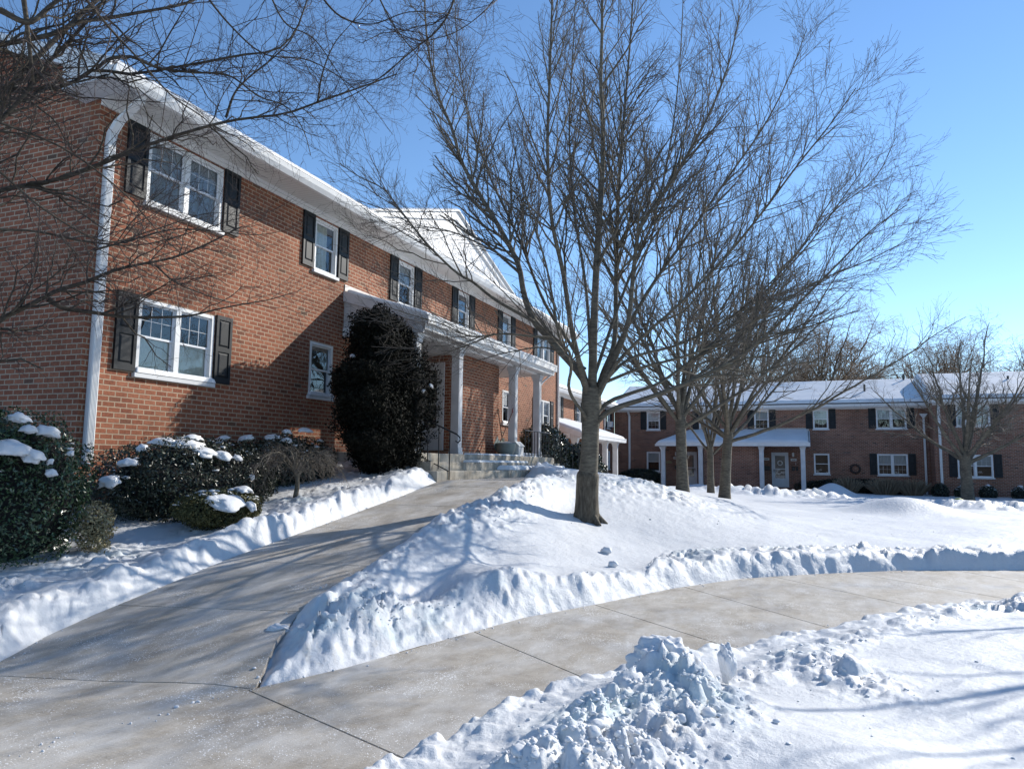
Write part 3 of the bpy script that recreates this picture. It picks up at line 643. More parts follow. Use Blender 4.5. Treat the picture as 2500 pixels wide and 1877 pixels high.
class House:
    def __init__(s, root, F, brick): s.root = root; s.F = F; s.brick = brick; s.holes = []
    def window(s, u0, u1, z0, z1, double=False, shut=True, cover='low', snow=False, muntin='top', v=0.0, sillproud=.05):
        F = s.F; R_ = s.root; s.holes.append((u0, u1, z0, z1)) if v == 0 else None
        c = .055; fr = MB(); fr.box((u0, v-.09, z0), (u0+c, v+.012, z1), F); fr.box((u1-c, v-.09, z0), (u1, v+.012, z1), F)
        fr.box((u0+c, v-.09, z1-c), (u1-c, v+.012, z1), F); fr.box((u0+c, v-.09, z0), (u1-c, v+.012, z0+c*.8), F)
        bays = [(u0+c, u1-c)]
        if double:
            um = (u0+u1)/2; fr.box((um-.05, v-.09, z0+c*.8), (um+.05, v+.01, z1-c), F); bays = [(u0+c, um-.05), (um+.05, u1-c)]
        w = fr.build('window', M['white'], R_)
        sash = MB(); pane = MB(); cov = MB(); zm = (z0+z1)/2
        for a, b in bays:
            q = .032
            for (lo, hi, dv) in ((z0+c*.8, zm+.015, -.06), (zm-.015, z1-c, -.035)):
                sash.box((a, v+dv-.02, lo), (a+q, v+dv, hi), F); sash.box((b-q, v+dv-.02, lo), (b, v+dv, hi), F)
                sash.box((a+q, v+dv-.02, lo), (b-q, v+dv, lo+q), F); sash.box((a+q, v+dv-.02, hi-q), (b-q, v+dv, hi), F)
                pane.quad(F(a+q, v+dv-.012, lo+q), F(b-q, v+dv-.012, lo+q), F(b-q, v+dv-.012, hi-q), F(a+q, v+dv-.012, hi-q))
                if muntin == 'both' or (muntin == 'top' and dv > -.05) or (muntin == 'low' and dv < -.05):
                    g = .003; wa = (b-a-2*q)
                    for k in (1, 2): sash.box((a+q+wa*k/3-g, v+dv-.018, lo+q), (a+q+wa*k/3+g, v+dv-.008, hi-q), F)
                    zc = (lo+hi)/2; sash.box((a+q, v+dv-.0185, zc-g), (b-q, v+dv-.0075, zc+g), F)
            if cover: 
                rg = {'low': (z0+.03, zm, a, b), 'high': (zm-.02, z1-.03, a, b), 'full': (z0+.03, z1-.03, a, b), 'drape': (z0+.03, z1-.03, a, a+(b-a)*.72)}[cover]
                n = 14; ua = np.linspace(rg[2], rg[3], n)
                for k in range(n-1): 
                    va = v-.098-.008*math.sin(k*1.9); vb = v-.098-.008*math.sin((k+1)*1.9)
                    cov.quad(F(ua[k], va, rg[0]), F(ua[k+1], vb, rg[0]), F(ua[k+1], vb, rg[1]), F(ua[k], va, rg[1]))
        sash.build('sash', M['sash'], w); pane.build('pane', M['glass'], w, recalc=False)
        if cov.v: cov.build('curtain', M['curtain'] if cover in ('low', 'drape') else M['blind'], w, recalc=False)
        dk = MB(); dk.box((u0-.15, v-.9, z0-.1), (u1+.15, v-.16, z1+.1), F)
        dk.build('interior', M['inside'], w) if False else None
        sl = MB(); sl.box((u0-.05, v-.02, z0-.075), (u1+.05, v+sillproud+.012, z0-.003), F); sl.build('sill', M['white_dull'], w, bevel=.006)
        if snow:
            snow_slab('sill_snow', F(u0-.02, v-.03, z0), F(u1+.05, v-.03, z0), F(u1+.05, v+sillproud+.02, z0), F(u0-.02, v+sillproud+.02, z0), .11, w, 24, 6, int(u0*7), mt='snow')
        if shut:
            for a in (u0-.40, u1+.03): s.shutter(a, a+.37, z0+.01, z1+.03, v)
        return w
    def shutter(s, a, b, z0, z1, v=0.0):
        F = s.F; m_ = MB(); m_.box((a, v+.002, z0), (b, v+.028, z1), F); q = .055; zc = (z0+z1)/2
        for x0, x1, y0, y1 in ((a, a+q, z0, z1), (b-q, b, z0, z1), (a+q, b-q, z0, z0+.1), (a+q, b-q, z1-.07, z1), (a+q, b-q, zc-.04, zc+.04)):
            m_.box((x0, v+.028, y0), (x1, v+.045, y1), F)
        for y0, y1 in ((z0+.1, zc-.04), (zc+.04, z1-.07)):
            e = .03; i = len(m_.v)
            for du, vv in ((e*.6, .0285), (e*1.5, .044)):
                for x, y in ((a+q+du, y0+du), (b-q-du, y0+du), (b-q-du, y1-du), (a+q+du, y1-du)): m_.v.append(F(x, v+vv, y))
            m_.f += [(i+4, i+5, i+6, i+7)]+[(i+k, i+(k+1) % 4, i+4+(k+1) % 4, i+4+k) for k in range(4)]+[(i, i+3, i+2, i+1)]
        return m_.build('shutter', M['shutter'], s.root)
    def downspout(s, pts, name='downspout', w=.09, matn='white'):
        m_ = MB(); P = [Vector(s.F(*p)) for p in pts]
        # rectangular ribbed pipe as five small rounded tubes side by side
        m_.tube(P, w*.5, 4); return m_.build(name, M[matn], s.root)

def column(F, u, v, z0, z1, parent, w=.21):
    m_ = MB(); h = w/2
    m_.box((u-h, v-h, z0+.16), (u+h, v+h, z1-.2), F); m_.box((u-h-.03, v-h-.03, z0), (u+h+.03, v+h+.03, z0+.05), F); m_.box((u-h-.015, v-h-.015, z0+.05), (u+h+.015, v+h+.015, z0+.16), F)
    m_.box((u-h-.012, v-h-.012, z1-.2), (u+h+.012, v+h+.012, z1-.17), F); m_.box((u-h-.02, v-h-.02, z1-.17), (u+h+.02, v+h+.02, z1-.1), F); m_.box((u-h-.045, v-h-.045, z1-.1), (u+h+.045, v+h+.045, z1), F)
    # raised panel face
    m_.box((u-h+.035, v+h+.001, z0+.25), (u+h-.035, v+h+.006, z1-.3), F)
    return m_.build('column', M['white_dull'], parent, bevel=.004)

def porch_roof(F, root, u0, u1, vg, zw, zg, zc, panel_at, hip_at, soff, panelmat, snow_th=.14):
    """lean-to porch roof: wall line height zw, gutter at v=vg height zg, flat ceiling zc"""
    r = MB(); hip = vg*.75; s_ = 1 if hip_at == u1 else -1
    ridge_hip = hip_at-s_*hip
    t_ = .05
    a = panel_at
    # sloping deck
    P = [F(a, 0.001, zw), F(ridge_hip, 0.001, zw), F(hip_at, vg, zg), F(a, vg, zg)]
    Q = [(p[0], p[1], p[2]-t_) for p in P]; i = len(r.v); r.v += P+Q
    r.f += [(i, i+1, i+2, i+3), (i+7, i+6, i+5, i+4), (i, i+4, i+5, i+1), (i+1, i+5, i+6, i+2), (i+2, i+6, i+7, i+3), (i+3, i+7, i+4, i)]
    P = [F(ridge_hip, .001, zw), F(hip_at, .001, zg), F(hip_at, vg, zg)]; Q = [(p[0], p[1], p[2]-t_) for p in P]; i = len(r.v); r.v += P+Q
    r.f += [(i, i+1, i+2), (i+5, i+4, i+3), (i, i+3, i+4, i+1), (i+1, i+4, i+5, i+2)]
    pr_ = r.build('porch_roof', M['shingle'], root)
    # fascia / gutter, beam, ceiling
    g = MB(); g.box((u0+.02, vg-.02, zc+.05), (u1-.02, vg+.001, zg-.055), F); g.box((u0, vg+.002, zg-.17), (u1, vg+.09, zg+.02), F); g.box((u0+.01, vg+.0905, zg-.02), (u1-.01, vg+.105, zg+.03), F)
    e0, e1 = (hip_at-.02, hip_at+.09) if s_ > 0 else (hip_at-.09, hip_at+.02)
    g.box((e0, 0.002, zg-.185), (e1, vg-.021, zg-.05), F); g.build('gutter', M['white'], pr_)
    bm_ = MB(); bm_.box((u0+.12, vg-.52, zc), (u1-.12, vg-.30, zg-.12), F); bm_.box((min(a, a+s_*.2), .002, zc), (max(a, a+s_*.2), vg-.53, zc+.18), F)
    bm_.build('beam', M['white'], pr_)
    ce = MB(); ce.box((u0+.05, .003, zc+.04), (u1-.05, vg-.021, zc+.06), F); ce.build('ceiling', M[soff], pr_)
    # closed end: boards up to the sloping rake
    pn = MB(); pn.prism([(.002, zc-.02), (vg-.05, zc-.02), (vg-.05, zg-.16), (.002, zw-.08)], a+s_*.02, a+s_*.08, lambda w, p, q: F(w, p, q)); pn.build('end_panel', M[panelmat], pr_)
    rk = MB(); rk.prism([(.002, zw-.22), (.002, zw+.015), (vg+.1, zg+.0), (vg+.1, zg-.2)], a-s_*.03, a+s_*.018, lambda w, p, q: F(w, p, q)); rk.build('rake_board', M['white_dull'], pr_)
    fl = MB(); fl.box((min(a, ridge_hip), .001, zw-.02), (max(a, ridge_hip), .02, zw+.17), F); fl.build('flashing', M['copper'], pr_)
    snow_slab('roof_snow', F(a+s_*.05, .03, zw+.0), F(ridge_hip, .03, zw), F(hip_at-s_*.03, vg+.02, zg+.0), F(a+s_*.05, vg+.02, zg+.0), snow_th, pr_, 60, 16, int(abs(u0)))
    snow_slab('roof_snow', F(ridge_hip-s_*.1, .03, zw-.01), F(ridge_hip, .03, zw-.01), F(hip_at-s_*.02, vg, zg-.0), F(hip_at-s_*.02, .03, zg), snow_th, pr_, 14, 14, int(abs(u1)))
    return pr_

def door(F, root, u0, u1, z0, z1, v, handle_side=1, style='storm', name='door'):
    fr = MB(); c = .07
    fr.box((u0-c, v, z0), (u0, v+.05, z1+c), F); fr.box((u1, v, z0), (u1+c, v+.05, z1+c), F); fr.box((u0, v, z1), (u1, v+.05, z1+c), F)
    f_ = fr.build('door_frame', M['white_dull'], root)
    d = MB(); q = .13; zm = z0+(z1-z0)*.54; zb = z0+(z1-z0)*.26
    for x0, x1, y0, y1 in ((u0, u0+q, z0, z1), (u1-q, u1, z0, z1), (u0+q, u1-q, z1-q, z1), (u0+q, u1-q, zm-.025, zm+.025), (u0+q, u1-q, z0, zb)):
        d.box((x0, v+.003, y0), (x1, v+.04, y1), F)
    D = d.build(name, M['door'], root)
    g = MB()
    for y0, y1 in ((zb, zm-.025), (zm+.025, z1-q)): g.quad(F(u0+q, v+.02, y0), F(u1-q, v+.02, y0), F(u1-q, v+.02, y1), F(u0+q, v+.02, y1))
    g.build('pane', M['glass'], D, recalc=False)
    k = MB(); k.box((u0+q-.02, v+.004, zb-.02), (u1-q+.02, v+.008, z1-q+.02), F); k.build('inner_door', M['door_dark'], D)
    h = MB(); hx = u1-q*.5 if handle_side > 0 else u0+q*.5; hz = z0+(z1-z0)*.48
    h.tube([F(hx, v+.045, hz-.09), F(hx, v+.085, hz-.06), F(hx, v+.085, hz+.06), F(hx, v+.045, hz+.09)], .014, 6); h.box((hx-.025, v+.04, hz-.02), (hx+.025, v+.06, hz+.08), F); h.build('handle', M['iron'], D)
    return D

def main_roof(F, root, u0, u1, ve, ze, slope, run, soff, soffit_in=.0, th=.11, ridge_down=True, snow_seed=1, over0=.35, over1=.35, frieze=True):
    """roof plane with soffit, fascia gutter and snow; ve = gutter distance out of the wall"""
    r = MB(); za = ze+.2; zr = za+slope*(run+ve); t_ = .09
    for (a, b, c, d) in (((ve, za), (-run, zr), (-run, zr-t_), (ve, za-t_)), ((-run, zr), (-2*run-ve, za), (-2*run-ve, za-t_), (-run, zr-t_))):
        r.prism([a, b, c, d], u0-over0, u1+over1, lambda w, p, q: F(w, p, q))
    R_ = r.build('roof', M['shingle'], root)
    s_ = MB(); s_.box((u0-over0+.02, .001, ze-.02), (u1+over1-.02, ve-.02, ze+.01), F); s_.build('soffit', M[soff], R_)
    g = MB(); g.prism([(ve-.02, ze-.05), (ve+.05, ze-.05), (ve+.1, ze+.03), (ve+.12, ze+.115), (ve-.02, ze+.115)], u0-over0, u1+over1, lambda w, p, q: F(w, p, q)); g.build('gutter', M['white'], R_)
    if frieze:
        f_ = MB(); f_.box((u0, .001, ze-.14), (u1, .03, ze-.02), F); f_.box((u0, .031, ze-.075), (u1, .07, ze-.02), F); f_.build('frieze', M['white'], R_)
    for w0, w1 in ((u0-over0-.03, u0-over0), (u1+over1, u1+over1+.03)):
        rk = MB(); rk.prism([(ve+.02, za-.24), (ve+.02, za+.01), (-run, zr+.01), (-2*run-ve, za+.01), (-2*run-ve, za-.24), (-run, zr-.24)], w0, w1, lambda w, p, q: F(w, p, q)); rk.build('rake_board', M['white'], R_)
        us_ = MB(); us_.prism([(ve, za-.11), (-run, zr-.11), (-2*run-ve, za-.11), (-2*run-ve, za-.13), (-run, zr-.13), (ve, za-.13)], min(w0, w1)+.04 if w0 < u0 else u1, u0 if w0 < u0 else w1-.04, lambda w, p, q: F(w, p, q)); 
        if abs((u0 if w0 < u0 else w1-.04)-(min(w0, w1)+.04 if w0 < u0 else u1)) > .1: us_.build('rake_soffit', M['white_dull'], R_)
    snow_slab('roof_snow', F(u0-over0+.03, -run+.03, zr), F(u1+over1-.03, -run+.03, zr), F(u1+over1-.03, ve-.01, za), F(u0-over0+.03, ve-.01, za), th, R_, 90, 22, snow_seed)
    return R_, za, zr

# ------------------------------------------------------------------ near building
FX = -9.37
def FA(u, v, z): return (FX+v, u, z)
bA = empty('apartment_building', (FX, 18, 1.2), 'long two storey red brick building on the left with sunlit front and white porch', 'building')
hA = House(bA, FA, M['brick'])
YE0, YE1 = 7.2, 28.96
for u0, u1, db, cv, mu in ((8.07, 9.64, True, 'low', 'top'), (12.27, 13.07, False, 'drape', None), (15.68, 16.48, False, 'high', None), (19.13, 19.9, False, None, None), (22.6, 23.36, False, 'full', None), (26.1, 27.68, True, 'low', 'top')):
    hA.window(u0, u1, 5.57, 6.68, db, True, 'full' if db else cv, False, mu)
hA.window(8.08, 9.62, 2.89, 4.05, True, True, 'low', True)
hA.window(12.27, 13.05, 2.93, 4.05, False, False, None, True, None)
hA.window(22.7, 23.45, 2.93, 4.05, False, False, None, True, None)
hA.window(26.1, 27.68, 2.89, 4.05, True, True, 'high', False)
w = MB(); wall_mesh(w, FA, YE0, YE1, .2, 6.9, hA.holes)
# gable end facing the viewer and the far end
def FE(u, v, z): return (u, YE0-v, z)
w.quad((FX, YE0, .0), (FX, YE0, 7.16), (-14.37, YE0, 8.97), (-19.4, YE0, 7.16), (-19.4, YE0, 0))
w.quad((FX, YE1, .0), (-19.4, YE1, 0), (-19.4, YE1, 6.9), (-14.4, YE1, 8.7), (FX, YE1, 6.9))
w.build('wall', M['brick'], bA, recalc=False)
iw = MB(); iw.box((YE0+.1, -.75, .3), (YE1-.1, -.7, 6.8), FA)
iw.build('dark_room_sheet', M['inside'], bA)  # near-black sheet behind the windows; the rooms' shade is in its colour
RA, zaA, zrA = main_roof(FA, bA, YE0, YE1, .68, 6.86, .36, 5.0, 'soffit', th=.07, over0=.42, over1=.3)
# boxed eave return at the near corner
er = MB(); er.prism([(-.3, 6.78), (-.3, 7.2), (.66, 6.98), (.66, 6.82), (0.02, 6.82)], YE0-.40, YE0-.012, lambda w_, p, q: FA(w_, p, q)); er.build('eave_return', M['white_dull'], RA)
# cross gable over the middle with vertical siding
gb = MB(); gb.prism([(13.55, 7.07), (22.15, 7.07), (17.85, 8.50)], .44, .50, lambda w_, p, q: FA(p, w_, q)); G_ = gb.build('gable', M['siding'], bA)
for a, b in (((13.1, 7.02), (17.85, 8.60)), ((22.6, 7.02), (17.85, 8.60))):
    gr_ = MB(); gr_.prism([a, b, (b[0], b[1]-.24), (a[0]+(.1 if a[0] < 17 else -.1), a[1]-.06)], .5, .56, lambda w_, p, q: FA(p, w_, q)); gr_.build('rake_board', M['white'], G_)
gf = MB()
for sgn in (-1, 1):
    gf.v += [FA(17.85+sgn*4.95, .62, 6.99), FA(17.85, .62, 8.64), FA(17.85, -4.6, 8.66), FA(17.85+sgn*4.95, -.0, 7.0)]
    i = len(gf.v)-4; gf.f.append((i, i+1, i+2, i+3))
    gf.v += [FA(17.85+sgn*4.95, .62, 6.95), FA(17.85, .62, 8.60), FA(17.85, -4.6, 8.62), FA(17.85+sgn*4.95, -.0, 6.96)]; j = len(gf.v)-4
    gf.f += [(j+3, j+2, j+1, j), (i, j, j+1, i+1), (i+1, j+1, j+2, i+2), (i+3, i+2, j+2, j+3), (i, i+3, j+3, j)]
gf.build('gable_roof', M['white_dull'], G_)
snow_slab('gable_snow', FA(13.0, .6, 7.0), FA(17.85, .6, 8.65), FA(17.85, -4.5, 8.67), FA(13.6, -.3, 7.05), .06, G_, 30, 12, 5)
# downspouts
def spout(house, pts, w=.085, d=.06):
    """rectangular folded-metal pipe along the points (u,v,z)"""
    m_ = MB(); F = house.F
    for a, b in zip(pts, pts[1:]):
        i = len(m_.v)
        for p in (a, b):
            for du, dv in ((-w/2, -d/2), (w/2, -d/2), (w/2, d/2), (-w/2, d/2)): m_.v.append(F(p[0]+du, p[1]+dv, p[2]))
        m_.f += [(i, i+3, i+2, i+1), (i+4, i+5, i+6, i+7)]+[(i+k, i+(k+1) % 4, i+4+(k+1) % 4, i+4+k) for k in range(4)]
        if abs(a[0]-b[0])+abs(a[1]-b[1]) < .02:      # ribs of the long straight piece
            for k in range(-2, 3): m_.box((a[0]+k*w/5.5-.004, a[1]+d/2+.0005, min(a[2], b[2])), (a[0]+k*w/5.5+.004, a[1]+d/2+.006, max(a[2], b[2])), F)
    return m_.build('downspout', M['white'], house.root)
spout(hA, [(7.36, .62, 6.84), (7.36, .56, 6.72), (7.36, .2, 6.5), (7.36, .07, 6.34), (7.36, .05, 6.2), (7.36, .05, 1.55)], .12, .085)
spout(hA, [(28.62, .6, 6.84), (28.62, .5, 6.7), (28.62, .1, 6.45), (28.62, .05, 6.2), (28.62, .05, 1.6)], .1, .07)
# vestibule block under the porch
wg = MB(); wg.box((16.9, .001, 1.6), (19.35, 1.27, 4.40), FA)
WG = wg.build('vestibule_wall', M['brick'], bA)
def FD(u, v, z): return (FX+u, 16.9-v, z)          # side wall with the door, facing the steps
door(FD, bA, .06, .70, 1.90, 4.12, .003, 1)
PRA = porch_roof(FA, bA, 13.4, 22.1, 2.05, 5.33, 4.68, 4.34, 13.4, 22.1, 'soffit_x', 'panel', .09)
for u in (13.62, 15.72, 19.4, 21.45): column(FA, u, 1.70, 1.79, 4.34, bA, .205)
spout(hA, [(21.9, 2.1, 4.55), (21.85, 2.0, 4.38), (21.66, 1.8, 4.15), (21.6, 1.72, 4.0), (21.6, 1.70, 1.9)], .08, .06)
lamp = MB(); lamp.box((18.5, 1.272, 3.35), (18.6, 1.36, 3.55), FA) if False else None
# porch slab and steps
st = empty('porch_steps', (-7.2, 17, 1.2), 'three stained concrete steps and slab in front of the near brick porch', 'steps')
sl = MB(); sl.box((-9.36, 13.3, 1.0), (-7.28, 22.0, 1.785)); sl.build('slab', M['step'], st, bevel=.012)
for k, (x0, x1, z, y0, y1) in enumerate(((-7.279, -6.95, 1.60, 13.1, 21.6), (-6.949, -6.62, 1.42, 12.75, 22.0))):
    m_ = MB(); m_.box((x0, y0, .9), (x1, y1, z)); m_.build('step', M['step'], st, bevel=.012)
for y0, y1, x, z, th, sd_ in ((15.2, 19.0, -7.1, 1.603, .05, 3), (16.5, 21.5, -6.82, 1.423, .11, 4), (19.6, 21.8, -7.7, 1.788, .10, 6), (15.9, 19.3, -7.42, 1.788, .035, 7)):
    o = snow_slab('step_snow', (x-.13, y0, z), (x-.13, y1, z), (x+.13, y1-.2, z), (x+.13, y0+.3, z), th, st, 30, 8, sd_, mt='snow')
# handrails
def rail(name, label, top, posts, z_foot, curl=None):
    root = empty(name, (top[0][0], top[0][1], 1.5), label, 'handrail', 'handrails of the porch steps')
    t_ = MB(); t_.tube(top, .017, 8); 
    if curl: t_.tube(curl, .015, 8)
    t_.build('top_rail', M['iron'], root)
    for p, q in posts:
        b = MB(); b.tube([p, q], .012 if abs(p[2]-q[2]) > 0 else .012, 6); b.build('baluster', M['iron'], root)
    return root
xr = -7.0
pl_ = [((xr, 13.05-.3*k*.0+0, 0),) for k in range(1)]
tops = [(-7.75, 13.25, 2.62), (-7.3, 13.25, 2.52), (-6.45, 13.25, 2.16)]
cur = [(-6.45, 13.25, 2.16), (-6.38, 13.25, 2.10), (-6.37, 13.25, 2.03), (-6.42, 13.25, 1.99), (-6.47, 13.25, 2.03)]
rail('handrail', 'black iron handrail with a curled end at the left of the porch steps', tops,
     [((x, 13.25, zt), (x, 13.25, zb)) for x, zt, zb in ((-7.6, 2.58, 1.75), (-7.35, 2.53, 1.72), (-7.1, 2.43, 1.56), (-6.85, 2.33, 1.46), (-6.6, 2.22, 1.15))]+[((-7.6, 13.25, 1.86), (-6.62, 13.25, 1.42))], 1.4, cur)
bars = []
for k in range(9): y = 19.55+k*.26; bars.append(((-7.34, y, 2.53), (-7.34, y, 1.80)))
for k in range(5): x = -7.2+k*.2; bars.append(((x, 21.75, 2.50-(x+7.34)*.52), (x, 21.75, 1.82-(x+7.34)*.55)))
bars += [((-7.34, 19.55, 1.84), (-7.34, 21.75, 1.84)), ((-7.34, 21.75, 1.84), (-6.4, 21.75, 1.30))]
rail('handrail', 'black iron railing right of the white porch columns running down to the snow', [(-7.34, 19.5, 2.53), (-7.34, 21.75, 2.53), (-6.35, 21.75, 2.0)], bars, 1.5)
# things on the porch
pb = empty('planter_pot', (-7.55, 18.6, 1.79), 'round grey green planter pot with snow on the porch beside the brick vestibule', 'planter')
m_ = MB(); m_.lathe((-7.55, 18.6, 1.795), [(.12, 0), (.2, .03), (.26, .16), (.275, .30), (.285, .34), (.27, .345), (.25, .30), (.0, .29)], 28); m_.build('pot', M['planter'], pb, smooth=True)
m_ = MB(); m_.lathe((-7.55, 18.6, 2.09), [(.25, 0), (.22, .045), (.12, .07), (.0, .075)], 20); m_.build('snow_cap', M['snow'], pb, smooth=True)
db_ = empty('deck_box', (-7.5, 19.15, 1.79), 'pale plastic salt box with sloping lid beside the round planter on the porch', 'box')
m_ = MB(); m_.prism([(-7.72, 1.79), (-7.30, 1.79), (-7.30, 2.05), (-7.42, 2.17), (-7.72, 2.17)], 18.93, 19.32, lambda w_, p, q: (p, w_, q)); m_.build('bin', M['box'], db_, bevel=.01)
m_ = MB(); m_.prism([(-7.74, 2.172), (-7.415, 2.172), (-7.285, 2.055), (-7.28, 2.075), (-7.41, 2.2), (-7.74, 2.2)], 18.91, 19.34, lambda w_, p, q: (p, w_, q)); m_.build('lid', M['box'], db_)
def shovel(loc, topp, label, bladecol, grip='D', matg='red', group='snow shovels'):
    root = empty('snow_shovel', loc, label, 'shovel', group); a = Vector(loc); b = Vector(topp); d = (b-a).normalized()
    m_ = MB(); m_.tube([a+d*.3, b-d*.15], .014, 8); m_.build('shaft', M['wood'], root)
    m_ = MB(); s_ = d.cross(Vector((1, 0, .1))).normalized()
    c = b-d*.15
    m_.tube([c, c+d*.06+s_*.05, c+d*.14+s_*.05, c+d*.14-s_*.05, c+d*.06-s_*.05, c], .013, 6); m_.build('grip', M[matg], root)
    m_ = MB(); n_ = d.cross(s_)
    P = []
    for k in range(5):
        u = (k/4-.5)*.42; P.append((a+s_*u+n_*(.05*math.cos(u*6)), a+s_*u+n_*(.05*math.cos(u*6)+.0)+d*.32))
    i = len(m_.v)
    for p, q in P: m_.v += [tuple(p), tuple(q), tuple(Vector(p)+n_*.008), tuple(Vector(q)+n_*.008)]
    for k in range(4):
        x = i+k*4; m_.f += [(x, x+4, x+5, x+1), (x+2, x+3, x+7, x+6), (x, x+2, x+6, x+4), (x+1, x+5, x+7, x+3)]
    m_.f += [(i, i+1, i+3, i+2), (i+16, i+18, i+19, i+17)]
    m_.build('blade', M[bladecol], root); return root
shovel((-7.75, 18.45, 1.95), (-7.62, 19.35, 3.15), 'snow shovel with dark red grip leaning right out of the planter corner', 'planter')
shovel((-7.9, 19.3, 1.95), (-7.95, 18.95, 3.1), 'second shovel with thin brown shaft leaning left behind the salt box', 'planter', matg='wood')

# ------------------------------------------------------------------ second building beyond, same side
FX2 = -11.4
def FB(u, v, z): return (FX2+v, u, z)
bB = empty('apartment_building', (FX2, 38, .5), 'farther red brick block behind the large trunk with a snowy lean-to porch', 'building')
hB = House(bB, FB, M['brick'])
for c in (31.5, 35.0, 38.65, 42.3, 45.3): hB.window(c-.4, c+.4, 3.85, 4.96, False, True, 'full' if c < 45 else None)
for c in (31.5, 42.3, 45.3): hB.window(c-.4, c+.4, 1.3, 2.42, False, False, 'high')
hB.holes
w = MB(); wall_mesh(w, FB, 29.2, 46.95, -.2, 5.2, hB.holes); w.build('wall', M['brick'], bB, recalc=False)
iw = MB(); iw.box((29.4, -.75, 0), (46.5, -.7, 5.1), FB); iw.build('dark_room_sheet', M['inside'], bB)
main_roof(FB, bB, 29.3, 46.9, .5, 5.12, .33, 4.5, 'soffit', th=.14, over0=.3, over1=.0, snow_seed=11)
porch_roof(FB, bB, 30.6, 39.0, 2.5, 3.78, 2.92, 2.74, 30.6, 39.0, 'soffit_x', 'panel', .15)
for u in (31.0, 33.0, 36.3, 38.5): column(FB, u, 2.1, .6, 2.74, bB, .24)
vb = MB(); vb.box((33.1, .001, .3), (36.2, 1.8, 2.8), FB); vb.build('vestibule_wall', M['brick'], bB)
door(FB, bB, 37.0, 37.9, .6, 2.5, .004, 1)
spout(hB, [(44.2, .45, 5.1), (44.2, .1, 4.85), (44.2, .05, 4.7), (44.2, .05, .6)], .1, .07)
ac = empty('air_conditioner', (FX2, 45.3, 4.0), 'white window air conditioner at the inner corner of the far blocks', 'air conditioner')
m_ = MB(); m_.box((45.05, -.1, 3.93), (45.55, .28, 4.28), FB); m_.build('casing', M['white'], ac, bevel=.01)
m_ = MB()
for k in range(8): m_.box((45.09, .281, 3.96+k*.038), (45.51, .29, 3.98+k*.038), FB)
m_.build('grille', M['white_dull'], ac)

# ------------------------------------------------------------------ far row, facing the viewer
LF = 47.0
def FC(u, v, z): return (u, LF-v, z)
bC = empty('apartment_building', (-2.5, LF, 0), 'shaded brown brick block across the snowy court with a four column porch', 'building')
hC = House(bC, FC, M['brick_far'])
for c in (-8.85, -5.55, -2.25, 1.08): hC.window(c-.42, c+.42, 3.83, 4.98, False, True, 'high' if c != -5.55 else 'full', False, 'low')
hC.window(4.04, 5.6, 3.83, 4.98, True, True, 'high', False, 'top')
hC.window(4.02, 5.58, 1.17, 2.37, True, True, 'high', False, 'low')
hC.window(.64, 1.49, 1.17, 2.37, False, False, None, False, None); hC.window(-9.29, -8.44, 1.17, 2.42, False, False, 'high', False, None)
w = MB(); wall_mesh(w, FC, -11.4, 6.7, -.3, 5.2, hC.holes); w.build('wall', M['brick_far'], bC, recalc=False)
iw = MB(); iw.box((-11.3, -.75, 0), (6.6, -.7, 5.1), FC); iw.build('dark_room_sheet', M['inside'], bC)
main_roof(FC, bC, -11.4, 6.7, .5, 5.12, .355, 4.3, 'soffit_x', th=.15, over0=0.0, over1=-.03, snow_seed=21)
porch_roof(FC, bC, -8.25, .42, 2.3, 3.72, 2.92, 2.74, .42, -8.25, 'soffit', 'panel', .15)
for u in (-7.9, -5.66, -2.2, .04): column(FC, u, 1.98, .12, 2.74, bC, .25)
vb = MB(); vb.box((-5.5, .001, -.1), (-2.33, 1.8, 2.8), FC); vb.build('vestibule_wall', M['brick_far'], bC)
D1 = door(FC, bC, -1.66, -.84, .36, 2.36, .004, -1); D2 = door(FC, bC, -6.98, -6.2, .36, 2.36, .004, 1)
wr = MB(); 
for k in range(24):
    a, b = 2*math.pi*k/24, 2*math.pi*(k+1)/24
    wr.tube([FC(-1.25+.13*math.cos(a), .07, 1.79+.13*math.sin(a)), FC(-1.25+.13*math.cos(b), .07, 1.79+.13*math.sin(b))], .03+.008*math.sin(k*2.1), 6)
tag(wr.build('door_wreath', M['lamp']), 'pale round wreath hanging on the glass of the far white door', 'wreath')
for u in (-7.43, -.5):
    m_ = MB(); m_.box((u-.06, .001, 2.18), (u+.06, .04, 2.42), FC); m_.box((u-.05, .041, 2.2), (u+.05, .12, 2.4), FC); m_.build('wall_lamp', M['lamp'], bC, bevel=.006)
# painted number plates beside the doors
for u, z in ((-7.43, 2.04), (-2.02, 2.02), (-.48, 1.99)):
    m_ = MB(); m_.box((u-.16, .001, z-.07), (u+.16, .018, z+.07), FC); pl_ = m_.build('number_plate', M['lamp'], bC)
    m_ = MB()
    for k in range(4): m_.box((u-.1+k*.055, .019, z-.03), (u-.065+k*.055, .022, z+.03), FC)
    m_.build('numerals', M['mail'], pl_)
for k, (u, z, lab) in enumerate(((-7.32, 1.45, 'black wall mailbox left of the far left white door'), (-2.0, 1.47, 'small black wall mailbox left of the far wreathed door'), (-.42, 1.47, 'black wall mailbox between the wreathed door and the last porch column'))):
    m_ = MB(); m_.box((u-.17, .002, z-.12), (u+.17, .11, z+.1), FC); r_ = m_.build('mailbox', M['mail'], None, bevel=.01); tag(r_, lab, 'mailbox', 'mailboxes on the far porch')
    m_ = MB(); m_.box((u-.18, .0025, z+.102), (u+.18, .125, z+.13), FC); l_ = m_.build('lid', M['mail'], r_)
